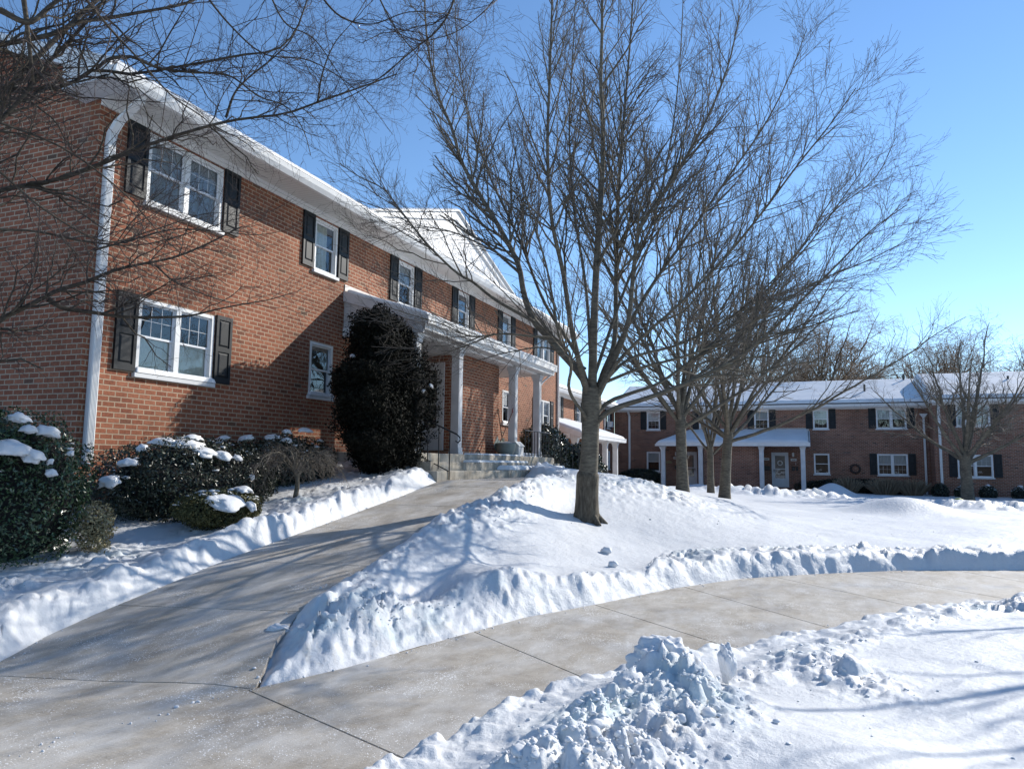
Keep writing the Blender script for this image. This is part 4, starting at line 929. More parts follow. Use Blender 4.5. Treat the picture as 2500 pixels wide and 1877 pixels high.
m_ = MB(); m_.prism([(u, z) for u, z in ((-8.02, 1.70), (-7.72, 1.70), (-7.68, 1.76), (-7.72, 1.84), (-8.02, 1.84), (-8.06, 1.76))], .003, .03, lambda w_, p, q: FC(p, w_, q)); tag(m_.build('welcome_plaque', M['tan_leaf']), 'small tan wooden plaque on brick left of the far left door', 'plaque')
spout(hC, [(-10.42, .45, 5.1), (-10.42, .3, 4.95), (-10.4, .06, 4.75), (-10.4, .05, 4.6), (-10.4, .05, .6)], .12, .08)
spout(hC, [(6.45, .06, 4.5), (6.45, .06, .15)], .1, .08)
m_ = MB(); m_.prism([(6.24, 4.66), (6.66, 4.66), (6.52, 4.46), (6.38, 4.46)], .01, .16, lambda w_, p, q: FC(p, w_, q)); m_.build('rainwater_head', M['white_dull'], bC)
spout(hC, [(-8.1, 2.3, 2.8), (-8.05, 2.1, 2.62), (-7.94, 2.12, 2.45), (-7.94, 2.12, .3)], .07, .06)
m_ = MB()
for k in range(26):
    a, b = 2*math.pi*k/26, 2*math.pi*(k+1)/26
    m_.tube([FC(2.85+.24*math.cos(a), .06, 1.5+.24*math.sin(a)), FC(2.85+.24*math.cos(b), .06, 1.5+.24*math.sin(b))], .06+.015*math.sin(k*2.7), 6)
tag(m_.build('wall_wreath', M['twig_dark']), 'dark twig wreath hung on the shaded brick between the two far ground floor windows', 'wreath')
for x, y, z in ((4.5-.9, 48.4, 6.15), (6.0, 50.9, 7.0)):
    m_ = MB(); m_.lathe((x, y, z-.1), [(.06, 0), (.06, .5), (.05, .52), (0, .52)], 10); m_.build('vent_pipe', M['mail'], bC)
r_ = shovel(FC(-.42, .5, .56), FC(-.36, .12, 1.82), 'snow shovel with orange blade standing by the far porch column', 'orange', matg='lamp')

# right block, one step nearer
LR = 45.6
def FR(u, v, z): return (u, LR-v, z)
bR = empty('apartment_building', (12, LR, 0), 'right hand brown brick block standing one step forward of the far row', 'building')
hR = House(bR, FR, M['brick_far'])
hR.window(7.82, 9.4, 3.87, 5.02, True, True, 'full', False, 'top'); hR.window(7.78, 9.42, 1.13, 2.34, True, True, 'high', False, 'top')
hR.window(12.2, 13.0, 3.87, 5.02, False, True, 'high'); hR.window(12.2, 13.0, 1.13, 2.34, False, False, 'high')
w = MB(); wall_mesh(w, FR, 6.72, 26, -.3, 5.25, hR.holes)
w.quad((6.72, LR, -.3), (6.72, LR, 5.25), (6.72, LR+5.0, 7.0), (6.72, LR+10, 5.25), (6.72, LR+10, -.3)); w.build('wall', M['brick_far'], bR, recalc=False)
iw = MB(); iw.box((6.9, -.75, 0), (25.9, -.7, 5.1), FR); iw.build('dark_room_sheet', M['inside'], bR)
main_roof(FR, bR, 6.72, 26, .5, 5.17, .36, 4.4, 'soffit_x', th=.15, over0=.22, over1=.3, snow_seed=31)
spout(hR, [(6.98, .45, 5.12), (6.98, .35, 5.0), (7.0, .06, 4.8), (7.0, .05, 4.7), (7.0, .05, .3)], .12, .08)
ac = empty('air_conditioner', (8.3, LR, 4.0), 'white window air conditioner behind the bare tree in the right hand block', 'air conditioner')
m_ = MB(); m_.box((8.02, -.1, 3.95), (8.45, .25, 4.3), FR); m_.build('casing', M['white'], ac, bevel=.01)
m_ = MB()
for k in range(8): m_.box((8.05, .251, 3.98+k*.038), (8.42, .26, 4.0+k*.038), FR)
m_.build('grille', M['white_dull'], ac)
m_ = MB(); m_.lathe((10.9, LR+2.6, 6.3), [(.06, 0), (.06, .5), (.05, .52), (0, .52)], 10); m_.build('vent_pipe', M['mail'], bR)
gz = snow_z(5.85, 34.5); m_ = MB(); m_.lathe((5.85, 34.5, gz-.02), [(.05, 0), (.16, .04), (.2, .12), (.17, .2), (.08, .24), (0, .245)], 16); tag(m_.build('ball', M['ball'], smooth=True), 'green yellow ball half sunk in the snow before the right hand block', 'ball')

# ------------------------------------------------------------------ trees
class Tubes:
    """batches branches into tubes; radius picks the number of sides"""
    def __init__(s): s.b = {}
    def add(s, pts, rad):
        k = 10 if rad[0] > .05 else 6 if rad[0] > .018 else 4 if rad[0] > .007 else 3
        s.b.setdefault((len(pts), k), []).append((pts, rad))
    def arrays(s):
        VV = []; FF = []; off = 0
        for (n, k), L in s.b.items():
            P = np.array([l[0] for l in L]); R_ = np.array([l[1] for l in L]); B = len(P)
            T = np.empty_like(P); T[:, 1:-1] = P[:, 2:]-P[:, :-2]; T[:, 0] = P[:, 1]-P[:, 0]; T[:, -1] = P[:, -1]-P[:, -2]
            T /= np.linalg.norm(T, axis=2, keepdims=True)+1e-9
            up = np.zeros_like(T); up[..., 0] = .81; up[..., 1] = .43; up[..., 2] = .4
            A = np.cross(T, up); A /= np.linalg.norm(A, axis=2, keepdims=True)+1e-9; Bn = np.cross(T, A)
            an = np.arange(k)*2*math.pi/k
            V = P[:, :, None, :]+R_[:, :, None, None]*(A[:, :, None, :]*np.cos(an)[None, None, :, None]+Bn[:, :, None, :]*np.sin(an)[None, None, :, None])
            VV.append(V.reshape(-1, 3))
            b = np.arange(B)[:, None, None]*n*k; i = np.arange(n-1)[None, :, None]*k; q = np.arange(k)[None, None, :]; q2 = (q+1) % k
            FF.append((np.stack([b+i+q, b+i+q2, b+i+k+q2, b+i+k+q], -1)+off).reshape(-1, 4)); off += V.size//3
        return np.vstack(VV), np.vstack(FF)
def spline(P, n):
    P = np.array(P, float); 
    if len(P) == 2: u = np.linspace(0, 1, n)[:, None]; return P[0]*(1-u)+P[1]*u
    d = np.concatenate([[0], np.cumsum(np.linalg.norm(np.diff(P, axis=0), axis=1)**.7)]); m = np.gradient(P, d, axis=0); u = np.linspace(0, d[-1], n)
    k = np.clip(np.searchsorted(d, u, 'right')-1, 0, len(d)-2); h = (d[k+1]-d[k])[:, None]; t = ((u-d[k])[:, None])/h
    return (2*t**3-3*t**2+1)*P[k]+(t**3-2*t**2+t)*h*m[k]+(-2*t**3+3*t**2)*P[k+1]+(t**3-t**2)*h*m[k+1]
def twiggy(tb, tb2, P, R_, rng, lev, spec):
    """sow side branches along P"""
    L = np.sum(np.linalg.norm(np.diff(P, axis=0), axis=1)); n = len(P)
    cnt = int(L*spec['dens'][lev]*rng.uniform(.8, 1.2)+.5)
    for c in range(cnt):
        t = rng.uniform(spec['from'][lev], .99); x = t*(n-1); i = min(int(x), n-2); f = x-i
        p = P[i]*(1-f)+P[i+1]*f; T = P[i+1]-P[i]; T = T/(np.linalg.norm(T)+1e-9); r0 = R_[i]*(1-f)+R_[i+1]*f
        a = rng.normal(size=3); a -= a@T*T; a /= np.linalg.norm(a)+1e-9
        th = math.radians(rng.uniform(*spec['ang'][lev])); d = T*math.cos(th)+a*math.sin(th); d = d+np.array([0, 0, spec['up'][lev]])+spec.get('lean', np.zeros(3)); d /= np.linalg.norm(d)
        ln = spec['len'][lev]*(1.15-.75*t)*rng.uniform(.55, 1.25)*spec.get('grow', 1)
        ln = min(ln, L*.9)
        rr = max(spec['rmin'], min(r0*rng.uniform(.45, .7), ln*.0135+spec['rmin'])); m = 7 if lev < 1 else 5 if lev < 2 else 4
        bend = np.array([0, 0, spec['bend'][lev]])*ln+rng.normal(size=3)*spec.get('crook', .05)*ln
        u = np.linspace(0, 1, m)[:, None]; jit = rng.normal(size=(m, 3))*spec.get('jit', .02)*ln*np.sqrt(u); jit[0] = 0
        Q = p+d*ln*u+bend*u*u+jit; rq = rr*(1-u[:, 0]*.6); rq = np.maximum(rq, spec['rmin']*.8)
        (tb if rr > spec.get('split', .008) else tb2).add(Q, rq)
        if lev+1 < len(spec['dens']): twiggy(tb, tb2, Q, rq, rng, lev+1, spec)
def tree_obj(name, loc, label, group, trunk_tb, limb_tb, twig_tb, bark, twig, low=None):
    root = empty(name, loc, label, 'tree', group)
    V, Fq = trunk_tb.arrays(); tr = mesh_np('trunk', V, Fq, bark, root, smooth=True)
    if limb_tb.b: V, Fq = limb_tb.arrays(); mesh_np('limbs', V, Fq, bark, root, smooth=True)
    if twig_tb.b: V, Fq = twig_tb.arrays(); mesh_np('crown', V, Fq, twig, root, smooth=True)
    return root
def trunk_shape(tb, P, R_, flare=1.0): 
    tb.add(spline(P, 26), np.interp(np.linspace(0, 1, 26), np.linspace(0, 1, len(R_)), R_))

# the large tree: limbs follow the photographed skeleton, each reaching nearer or farther in depth
D0 = 12.7
rng = np.random.default_rng(11)
tt, tl, tw = Tubes(), Tubes(), Tubes()
zb = g1(-3.5, 12.25)
base = at(1431, 1300, D0)
trunk_shape(tt, [at(1432, 1300, D0), at(1432, 1275, D0), at(1433, 1230, D0), at(1435, 1170, D0), at(1440, 1100, D0), at(1442, 1030, D0), at(1444, 985, D0), at(1444, 945, D0)], [.28, .21, .185, .17, .158, .15, .155, .175, .16])
limbs = [
 ([(1444, 990), (1425, 925), (1398, 890), (1365, 855), (1338, 822), (1305, 786), (1281, 726), (1267, 650), (1256, 624), (1212, 543), (1169, 472), (1125, 391), (1104, 315), (1071, 239), (1044, 108), (1035, -30)], .115, .018, 0.9),
 ([(1305, 786), (1289, 777), (1205, 729), (1150, 686), (1125, 673), (1044, 597), (979, 515), (935, 461), (881, 434), (830, 400)], .05, .009, -.6),
 ([(1445, 985), (1447, 900), (1449, 830), (1452, 740), (1459, 597), (1470, 434), (1472, 300), (1467, 217), (1470, 60), (1468, -150)], .125, .02, -.2),
 ([(1450, 980), (1475, 905), (1497, 850), (1504, 678), (1509, 488), (1522, 304), (1538, 108), (1550, -80)], .085, .016, 1.4),
 ([(1450, 985), (1490, 900), (1530, 800), (1549, 640), (1562, 560), (1646, 434), (1722, 298), (1777, 163), (1805, 40)], .08, .012, -1.2),
 ([(1440, 975), (1418, 900), (1395, 800), (1375, 667), (1348, 543), (1337, 380), (1343, 163), (1350, -60)], .08, .016, -1.5),
 ([(1448, 1040), (1475, 1012), (1520, 990), (1560, 978), (1620, 958), (1700, 925), (1790, 880), (1880, 810), (1960, 730), (2050, 640), (2130, 560), (2215, 500)], .08, .009, -.9),
 ([(1450, 1020), (1480, 985), (1540, 960), (1600, 940), (1640, 915), (1700, 870), (1780, 800), (1880, 700), (1980, 590), (2060, 480), (2130, 380)], .062, .008, 1.2),
 ([(1441, 1040), (1422, 1005), (1398, 972), (1388, 940), (1394, 905), (1391, 861), (1370, 836), (1349, 726), (1332, 642), (1300, 540), (1272, 430), (1240, 300)], .052, .009, -1.7),
 ([(1452, 985), (1500, 895), (1560, 830), (1650, 750), (1760, 640), (1860, 520), (1950, 400), (2030, 300), (2090, 215)], .06, .009, -1.9),
 ([(1450, 975), (1500, 860), (1590, 700), (1690, 560), (1780, 430), (1870, 300), (1930, 180), (1970, 70)], .065, .009, .8),
 ([(1345, 824), (1300, 821), (1229, 815), (1150, 821), (1080, 792), (1010, 770), (930, 745)], .035, .007, -1.0),
 ([(1440, 960), (1415, 880), (1330, 740), (1270, 590), (1200, 440), (1150, 300), (1120, 150), (1110, 0)], .06, .01, 2.2),
 ([(1452, 960), (1530, 880), (1660, 840), (1790, 770), (1920, 650), (2030, 520), (2140, 430), (2190, 330)], .05, .007, 2.0),
 ([(1462, 940), (1560, 900), (1700, 860), (1850, 780), (1990, 690), (2110, 640), (2230, 580)], .045, .007, -2.2),
 ([(1446, 930), (1430, 700), (1400, 500), (1390, 300), (1400, 100), (1410, -100)], .055, .011, 2.0),
 ([(1447, 930), (1520, 720), (1600, 520), (1640, 330), (1660, 150), (1670, -50)], .055, .01, 2.2),
 ([(1267, 650), (1180, 600), (1080, 560), (990, 560), (900, 600)], .03, .006, 1.2),
 ([(1430, 900), (1340, 850), (1240, 860), (1140, 880), (1060, 850)], .032, .006, 1.6),
]
spec = dict(dens=[6.4, 6.6, 5.6], **{'from': [.30, .2, .15]}, ang=[(22, 62), (22, 58), (20, 60)], up=[.22, .12, .05], len=[1.9, .72, .28], bend=[.12, .08, .02], rmin=.0026, jit=.018, crook=.09, split=.009)
for P2, r0, r1, dz in limbs:
    n = len(P2); P = [at(x, y, D0+dz*min(1.0, (k/(n-1))*1.35)) for k, (x, y) in enumerate(P2)]
    Q = spline(P, 34); rr = r0*.70+(r1*.75-r0*.70)*np.linspace(0, 1, 34)**.75
    tl.add(Q, rr); twiggy(tl, tw, Q, rr, rng, 0, spec)
big = tree_obj('bare_tree', (base[0], base[1], zb), 'largest bare grey tree, its wide fan of limbs rising from the snow bank', 'bare trees in the court', tt, tl, tw, M['bark'], M['twig'])
rb = np.array([base[0], base[1], zb])
rt = Tubes()
for k in range(7):
    a = k*.9+.3; L = rng.uniform(.26, .36); rt.add(spline([rb+np.array([math.cos(a)*.10, math.sin(a)*.10, .42]), rb+np.array([math.cos(a)*.17, math.sin(a)*.17, .27]), rb+np.array([math.cos(a)*L, math.sin(a)*L, .10])], 8), np.linspace(.085, .05, 8))
V, Fq = rt.arrays(); mesh_np('roots', V, Fq, M['bark_base'], big, smooth=True)
m_ = Tubes(); m_.add(spline([at(1432, 1302, D0), at(1432, 1275, D0), at(1433, 1230, D0), at(1434, 1190, D0), at(1435, 1163, D0), at(1436, 1150, D0)], 20), np.interp(np.linspace(0, 1, 20), [0, .15, .5, .82, .92, 1], [.27, .225, .2, .194, .198, .16]))
V, Fq = m_.arrays(); c = V.mean(0)
V = V+(np.array([mnoise.noise(Vector((v[0]*9, v[1]*9, v[2]*1.5))) for v in V])*.012)[:, None]*((V-np.array([base[0], base[1], 0]))*np.array([1, 1, 0]))/.2
mesh_np('rootstock', V, Fq, M['bark_base'], big, smooth=True)

def vase_tree(name, x, y, hf, H, r, seed, label, group, nl=11, spread=.75, spec_=None, bark='bark', twig='twig', lens=None, low=25, high=80, zoff=0, lean=(0, 0)):
    rng = np.random.default_rng(seed); zb = snow_z(x, y)-.25+zoff; tt, tl, tw = Tubes(), Tubes(), Tubes()
    top = np.array([x+rng.normal()*.04+lean[0], y+rng.normal()*.04+lean[1], zb+hf])
    trunk_shape(tt, [(x, y, zb), (x, y, zb+.15), (x+.3*(top[0]-x), y+.3*(top[1]-y), zb+hf*.4), (x+.7*(top[0]-x), y+.7*(top[1]-y), zb+hf*.75), tuple(top), tuple(top+np.array([0, 0, .35]))], [r*1.5, r*1.15, r, r*.93, r*.95, r*.6])
    for k in range(nl):
        az = 2*math.pi*(k+rng.uniform(-.25, .25))/nl*2.4; el = math.radians(low+(high-low)*((k+.5)/nl)**.8+rng.uniform(-6, 6))
        ln = (H-hf)*(rng.uniform(.85, 1.1))*(1.0 if el > .9 else .92)*spread/.75
        d = np.array([math.cos(az)*math.cos(el), math.sin(az)*math.cos(el), math.sin(el)])
        st_ = top+np.array([0, 0, -.35+.6*k/nl]); u = np.linspace(0, 1, 26)[:, None]
        Q = st_+d*ln*u+np.array([0, 0, .22*ln*math.cos(el)])*u**2+np.cumsum(rng.normal(size=(26, 3)), axis=0)*.006*ln*u**.5
        rr = r*.38*(1-u[:, 0]*.88); tl.add(Q, rr); twiggy(tl, tw, Q, rr, rng, 0, spec_)
    return tree_obj(name, (x, y, zb), label, group, tt, tl, tw, M[bark], M[twig])
sp2 = dict(dens=[3.8, 4.0, 3.4], **{'from': [.28, .2, .15]}, ang=[(22, 60), (22, 58), (20, 60)], up=[.16, .08, .04], len=[2.0, .85, .38], bend=[.1, .06, .0], rmin=.0026, jit=.022, crook=.09, split=.014)
GT = 'bare trees in the court'
vase_tree('bare_tree', -3.45, 23.0, 2.5, 9.6, .17, 5, 'bare tree with straight pale trunk next right of the largest tree', GT, 12, .78, sp2, twig='twig_pale')
vase_tree('bare_tree', -2.5, 26.0, 2.5, 9.0, .17, 6, 'bare tree with a knobby trunk forking in front of the far brick vestibule', GT, 13, .85, sp2, low=12, lean=(.12, 0), twig='twig_pale')
vase_tree('bare_tree', -3.4, 30.0, 2.0, 7.5, .13, 7, 'slim bare tree with a low vase of limbs between two thicker trunks', GT, 10, .7, dict(sp2, dens=[3, 3, 3]), low=45, high=85, twig='twig_pale')
sp3 = dict(dens=[3.2, 3.2, 2.8], **{'from': [.25, .1, .1]}, ang=[(25, 60), (25, 60), (25, 60)], up=[.15, .05, .0], len=[2.0, 1.0, .5], bend=[.08, .04, 0], rmin=.0040, jit=.03, crook=.12, split=.016)
vase_tree('bare_tree', 6.9, 38.5, 2.25, 7.7, .25, 9, 'low spreading bare tree in front of the right hand block', GT, 12, .7, sp3, low=18, high=78, twig='twig_pale')
# tall willowy trees behind the far row
sp4 = dict(dens=[2.2, 3.0, 3.0], **{'from': [.2, .15, .1]}, ang=[(25, 60), (25, 60), (20, 70)], up=[.15, .0, -.25], len=[4.0, 2.2, 1.3], bend=[.05, -.1, -.45], rmin=.008, jit=.03, crook=.12, split=.03)
for (x, y, H, seed, lab) in ((.5, 64, 15.5, 3, 'tan crowned bare willow behind the far roof, tallest one above the vent pipe'), (9.5, 68, 13.2, 4, 'tan crowned bare willow behind the right hand roof'), (-6, 70, 12.5, 8, 'tan crowned bare willow mostly hidden behind the court trees'), (17.5, 66, 13.0, 12, 'tan crowned bare willow at the right edge of the photo'), (4.5, 74, 11.5, 13, 'smaller tan bare willow between two others behind the ridge')):
    vase_tree('willow_tree', x, y, 3.5, H, .38, seed, lab, 'bare willows behind the far roofs', 9, .62, sp4, 'bark_far', 'twig_tan', low=35, high=80)

# left foreground tree: trunk just outside the frame, boughs crossing the view
rng = np.random.default_rng(77); tt, tl, tw = Tubes(), Tubes(), Tubes()
tb_x, tb_y = -7.3, 2.6
zb = snow_z(tb_x, tb_y)-.25; cr = np.array([tb_x, tb_y, 2.3])
trunk_shape(tt, [(tb_x, tb_y, zb), (tb_x, tb_y, zb+.3), (tb_x+.03, tb_y, 1.2), tuple(cr), tuple(cr+np.array([.1, .1, .6]))], [.24, .19, .17, .17, .13])
cK = lambda l, s, ox, oy: [(ox+a/s, oy+b/s) for a, b in l]
boughs = [
 (cK([(-60, 1130), (0, 1100), (300, 1050), (560, 960), (860, 840), (1250, 720), (1400, 690), (1650, 660), (1850, 590), (2136, 490), (2300, 430)], 2.373, 0, 0), .042, .010, 6.0, 7.4),
 (cK([(-60, 275), (0, 260), (300, 200), (450, 130), (600, 110), (800, 75), (1080, 20), (1200, -40)], 2.373, 0, 0), .042, .016, 5.0, 6.0),
 (cK([(-60, 760), (0, 700), (150, 540), (210, 440), (380, 260), (560, 60), (640, -60)], 2.373, 0, 0), .034, .016, 5.2, 5.6),
 (cK([(-80, 660), (0, 560), (150, 400), (330, 220), (540, 20), (640, -60)], 2.373, 0, 0), .055, .035, 6.6, 7.6),
 (cK([(-60, 520), (0, 510), (250, 520), (400, 490), (560, 400), (700, 430), (1080, 380), (1400, 320), (1600, 290), (1700, 200), (1780, 0), (1800, -60)], 2.373, 0, 0), .034, .010, 5.6, 7.0),
 (cK([(560, 400), (640, 340), (760, 330), (900, 390), (1100, 420), (1330, 440), (1500, 560), (1660, 620), (1760, 760), (1800, 900)], 2.373, 0, 0), .02, .005, 5.9, 6.6),
 (cK([(1310, 680), (1360, 540), (1420, 470), (1590, 330), (1680, 240), (1760, 60), (1790, -40)], 2.373, 0, 0), .018, .008, 6.8, 7.3),
 (cK([(1840, 590), (1870, 420), (1940, 250), (2040, 130), (2120, 0)], 2.373, 0, 0), .013, .006, 7.1, 7.5),
 (cK([(-60, 490), (0, 430), (200, 330), (330, 260), (500, 210), (640, 150), (800, 110), (1000, 70), (1180, 0), (1300, -60), (1400, -110)], 2.373, 0, 600), .048, .009, 5.8, 7.2),
 (cK([(280, 310), (360, 360), (500, 380), (700, 410), (900, 415), (1100, 405), (1250, 370), (1400, 340), (1570, 310), (1700, 270)], 2.373, 0, 600), .028, .005, 6.1, 7.0),
 (cK([(330, 260), (500, 270), (700, 260), (870, 310)], 2.373, 0, 600), .018, .005, 6.2, 6.7),
 (cK([(900, 110), (1000, 200), (1150, 270), (1350, 330), (1450, 335)], 2.373, 0, 600), .014, .004, 6.6, 7.1),
 (cK([(0, 1330), (200, 1340), (500, 1400), (800, 1420), (1100, 1350), (1300, 1290), (1500, 1230)], 2.373, 0, 0), .016, .004, 5.6, 6.6),
 (cK([(540, 1450), (800, 1380), (1000, 1330), (1250, 1340), (1500, 1360), (1800, 1300)], 2.373, 0, 0), .014, .004, 6.5, 7.2),
 (cK([(500, 0), (640, 170), (800, 340), (1000, 560), (1200, 700), (1350, 880), (1500, 1000)], 2.373, 0, 0), .014, .004, 5.2, 6.2),
 (cK([(0, 60), (160, 130), (300, 30), (420, -60)], 2.373, 0, 0), .03, .02, 4.8, 5.0),
 (cK([(130, -60), (160, 180), (185, 420), (190, 470)], 2.373, 0, 0), .022, .018, 4.9, 5.1),
 ([(1130, -60), (1080, 60), (1000, 130), (900, 210), (800, 260), (700, 290)], .016, .005, 7.6, 7.2),
 ([(1250, -60), (1180, 30), (1110, 80), (1020, 110), (930, 190), (860, 210)], .012, .004, 7.8, 7.2),
 ([(900, -60), (960, 60), (1040, 160), (1100, 230), (1180, 260)], .012, .004, 7.0, 7.6),
 ([(640, -60), (700, 60), (760, 90), (820, 170), (900, 300)], .012, .004, 6.6, 7.2),
 ([(760, -40), (830, 40), (900, 60), (1000, 30), (1100, 40), (1180, 90)], .014, .004, 7.0, 7.6),
 ([(480, -40), (560, 60), (640, 130), (760, 150), (880, 230), (960, 330)], .013, .004, 6.4, 7.4),
 ([(0, 300), (150, 360), (300, 470), (420, 600), (560, 700)], .012, .004, 5.0, 6.0),
 ([(0, 420), (120, 520), (260, 590), (380, 560), (520, 520), (640, 540)], .012, .004, 5.0, 6.3),
]
sp5 = dict(dens=[9.0, 9.0, 6.5], **{'from': [.08, .1, .1]}, ang=[(25, 65), (25, 65), (25, 70)], up=[.10, .03, .0], len=[.85, .42, .2], bend=[.03, .02, 0], rmin=.0013, jit=.035, crook=.13, split=.006)
for k, (P2, r0, r1, d0, d1) in enumerate(boughs):
    n = len(P2); P = [at(x, y, d0+(d1-d0)*q/(n-1)) for q, (x, y) in enumerate(P2)]
    if P2[0][0] < 0:
        a = P[0]; P = [cr+np.array([0, 0, min(1.0, (a[2]-2.3)*.35)]), cr*.5+a*.5+np.array([0, 0, -.1])]+P
    Q = spline(P, 30); rr = r0*.82+(r1*.6-r0*.82)*np.linspace(0, 1, 30)**.7
    tl.add(Q, rr); twiggy(tl, tw, Q, rr, rng, 0, sp5)
# boughs away from the view so the crown is whole
for k in range(7):
    az = math.radians(150+k*28); el = math.radians(rng.uniform(20, 65)); d = np.array([math.cos(az)*math.cos(el), math.sin(az)*math.cos(el), math.sin(el)]); u = np.linspace(0, 1, 20)[:, None]
    Q = cr+d*4.2*u+np.array([0, 0, .6])*u*u; rr = .055*(1-u[:, 0]*.85); tl.add(Q, rr); twiggy(tl, tw, Q, rr, rng, 0, dict(sp5, dens=[2, 2, 2]))
tree_obj('foreground_tree', (tb_x, tb_y, zb), 'dark twiggy tree at the left edge whose boughs cross the brick building', None, tt, tl, tw, M['bark_dark'], M['twig_dark'])

# tree off to the right that throws the soft branch shadows on the near snow
sp6 = dict(dens=[2.6, 2.8, 2.5], **{'from': [.15, .1, .1]}, ang=[(20, 50), (20, 55), (20, 55)], up=[.2, .1, .0], len=[1.3, .6, .3], bend=[.1, .05, 0], rmin=.004, jit=.02, crook=.08, split=.01)
vase_tree('bare_tree', 6.9, 12.0, 2.0, 8.0, .17, 31, 'bare tree mostly beyond the right edge, only branch tips in the sky', GT, 12, .62, sp6, low=20, high=80)

# ------------------------------------------------------------------ shrubs
def leaf_cloud(rng, n, shape, size, flat=.5, jag=.25, shell=.55, core_cut=None):
    """n small leaf faces through the outer part of a lumpy volume; shape(dir)->radius vector"""
    d = rng.normal(size=(n, 3)); d /= np.linalg.norm(d, axis=1)[:, None]
    rad = shell+(1-shell)*rng.random(n)**.5
    lump = 1+jag*fbm(d[:, 0]*3.1+d[:, 2]*2.2, d[:, 1]*3.1-d[:, 2]*1.7, 3, 3)
    P = d*rad[:, None]*lump[:, None]*np.array(shape)
    a = rng.normal(size=(n, 3)); a = a*(1-flat)+np.cross(d, rng.normal(size=(n, 3)))*flat; a /= np.linalg.norm(a, axis=1)[:, None]
    b = np.cross(a, d+rng.normal(size=(n, 3))*.6); b /= np.linalg.norm(b, axis=1)[:, None]+1e-9
    s_ = size*rng.uniform(.6, 1.3, n)[:, None]
    V = np.stack([P-a*s_, P+b*s_*.42, P+a*s_, P-b*s_*.42], 1).reshape(-1, 3)
    return V, np.arange(4*n).reshape(-1, 4), lump
def shrub(name, c, shape, mt, n, size, label, group=None, seed=1, snow=(), jag=.3, shell=.6, clipz=None, extra=()):
    rng = np.random.default_rng(seed); root = empty(name, (c[0], c[1], c[2]-shape[2]), label, 'shrub', group)
    V, Fq, _ = leaf_cloud(rng, n, shape, size, .5, jag, shell); V = V+np.array(c)
    VV = [V]; FF = [Fq]; off = len(V)
    for (ec, es, en) in extra:
        v, f, _ = leaf_cloud(rng, en, es, size, .5, jag, .3); VV.append(v+np.array(ec)); FF.append(f+off); off += len(v)
    V = np.vstack(VV); Fq = np.vstack(FF)
    keep = V.reshape(-1, 4, 3)[:, :, 2].mean(1) > (clipz if clipz is not None else -9)
    mesh_np('foliage', V, Fq[keep], M[mt], root)
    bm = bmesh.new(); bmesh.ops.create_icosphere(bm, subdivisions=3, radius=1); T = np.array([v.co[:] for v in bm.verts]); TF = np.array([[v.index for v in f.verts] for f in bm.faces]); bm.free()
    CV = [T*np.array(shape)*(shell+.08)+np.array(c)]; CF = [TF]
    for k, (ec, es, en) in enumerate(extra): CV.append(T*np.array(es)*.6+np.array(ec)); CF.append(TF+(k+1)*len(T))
    mesh_np('dark_core', np.vstack(CV), np.vstack(CF), M['void'], root)  # near-black solid core; the shade between the leaves is put into its colour
    for k, (p, n, hw, hh) in enumerate(snow):
        V = T*1.0; w_ = np.array([mnoise.fractal(Vector(v*1.5)+Vector((seed*3+k, 0, 0)), 1, 2, 4) for v in V]); V = V*(1+.5*w_[:, None])
        n = np.array(n)*.75+np.array([0, 0, .6]); n /= np.linalg.norm(n); a_ = np.cross(n, [0, 0, 1.0]); a_ = a_/(np.linalg.norm(a_)+1e-9) if np.linalg.norm(a_) > .05 else np.array([0, 1.0, 0]); b_ = np.cross(n, a_)
        # bend the blob over the bush: its rim sinks with distance from the middle
        hx, hy, hz = hw*1.0, min(hw*.85, hh*1.6+.02), min(.045, hh*.6+.012)
        V[:, 2] = V[:, 2]-.5*(V[:, 0]**2+V[:, 1]**2)
        V = np.outer(V[:, 0]*hx, a_)+np.outer(V[:, 1]*hy, b_)+np.outer(V[:, 2]*hz, n)
        mesh_np('snow_cap', V+np.array(p)+n*hz*.5, TF, M['snow'], root, smooth=True)
    if snow:                                            # sifted dusting caught in the upper leaves
        rr_ = np.random.default_rng(seed+90); m0 = 70; d = rr_.normal(size=(m0, 3)); d[:, 2] = np.abs(d[:, 2])*1.3+.35; d /= np.linalg.norm(d, axis=1)[:, None]
        lump = 1+jag*fbm(d[:, 0]*3.1+d[:, 2]*2.2, d[:, 1]*3.1-d[:, 2]*1.7, 3, 3); Pd = d*(.93*lump)[:, None]*np.array(shape)+np.array(c)
        bm = bmesh.new(); bmesh.ops.create_icosphere(bm, subdivisions=1, radius=1); t1 = np.array([v.co[:] for v in bm.verts]); f1 = np.array([[v.index for v in f.verts] for f in bm.faces]); bm.free()
        VV = []; FF = []; 
        for q in range(m0):
            sz_ = .012+.035*rr_.random()**2.5; VV.append(t1*(1+.35*rr_.normal(size=(len(t1), 1)))*np.array([sz_*1.3, sz_*1.3, sz_*.5])+Pd[q]); FF.append(f1+q*len(t1))
        if name != 'tall_evergreen': mesh_np('snow_dusting', np.vstack(VV), np.vstack(FF), M['snow'], root, smooth=True)['kind'] = 'stuff'
    return root
def onX(px, py, X):
    d = at(px, py, 1)-CAM; t = (X-CAM[0])/d[0]; return CAM+t*d
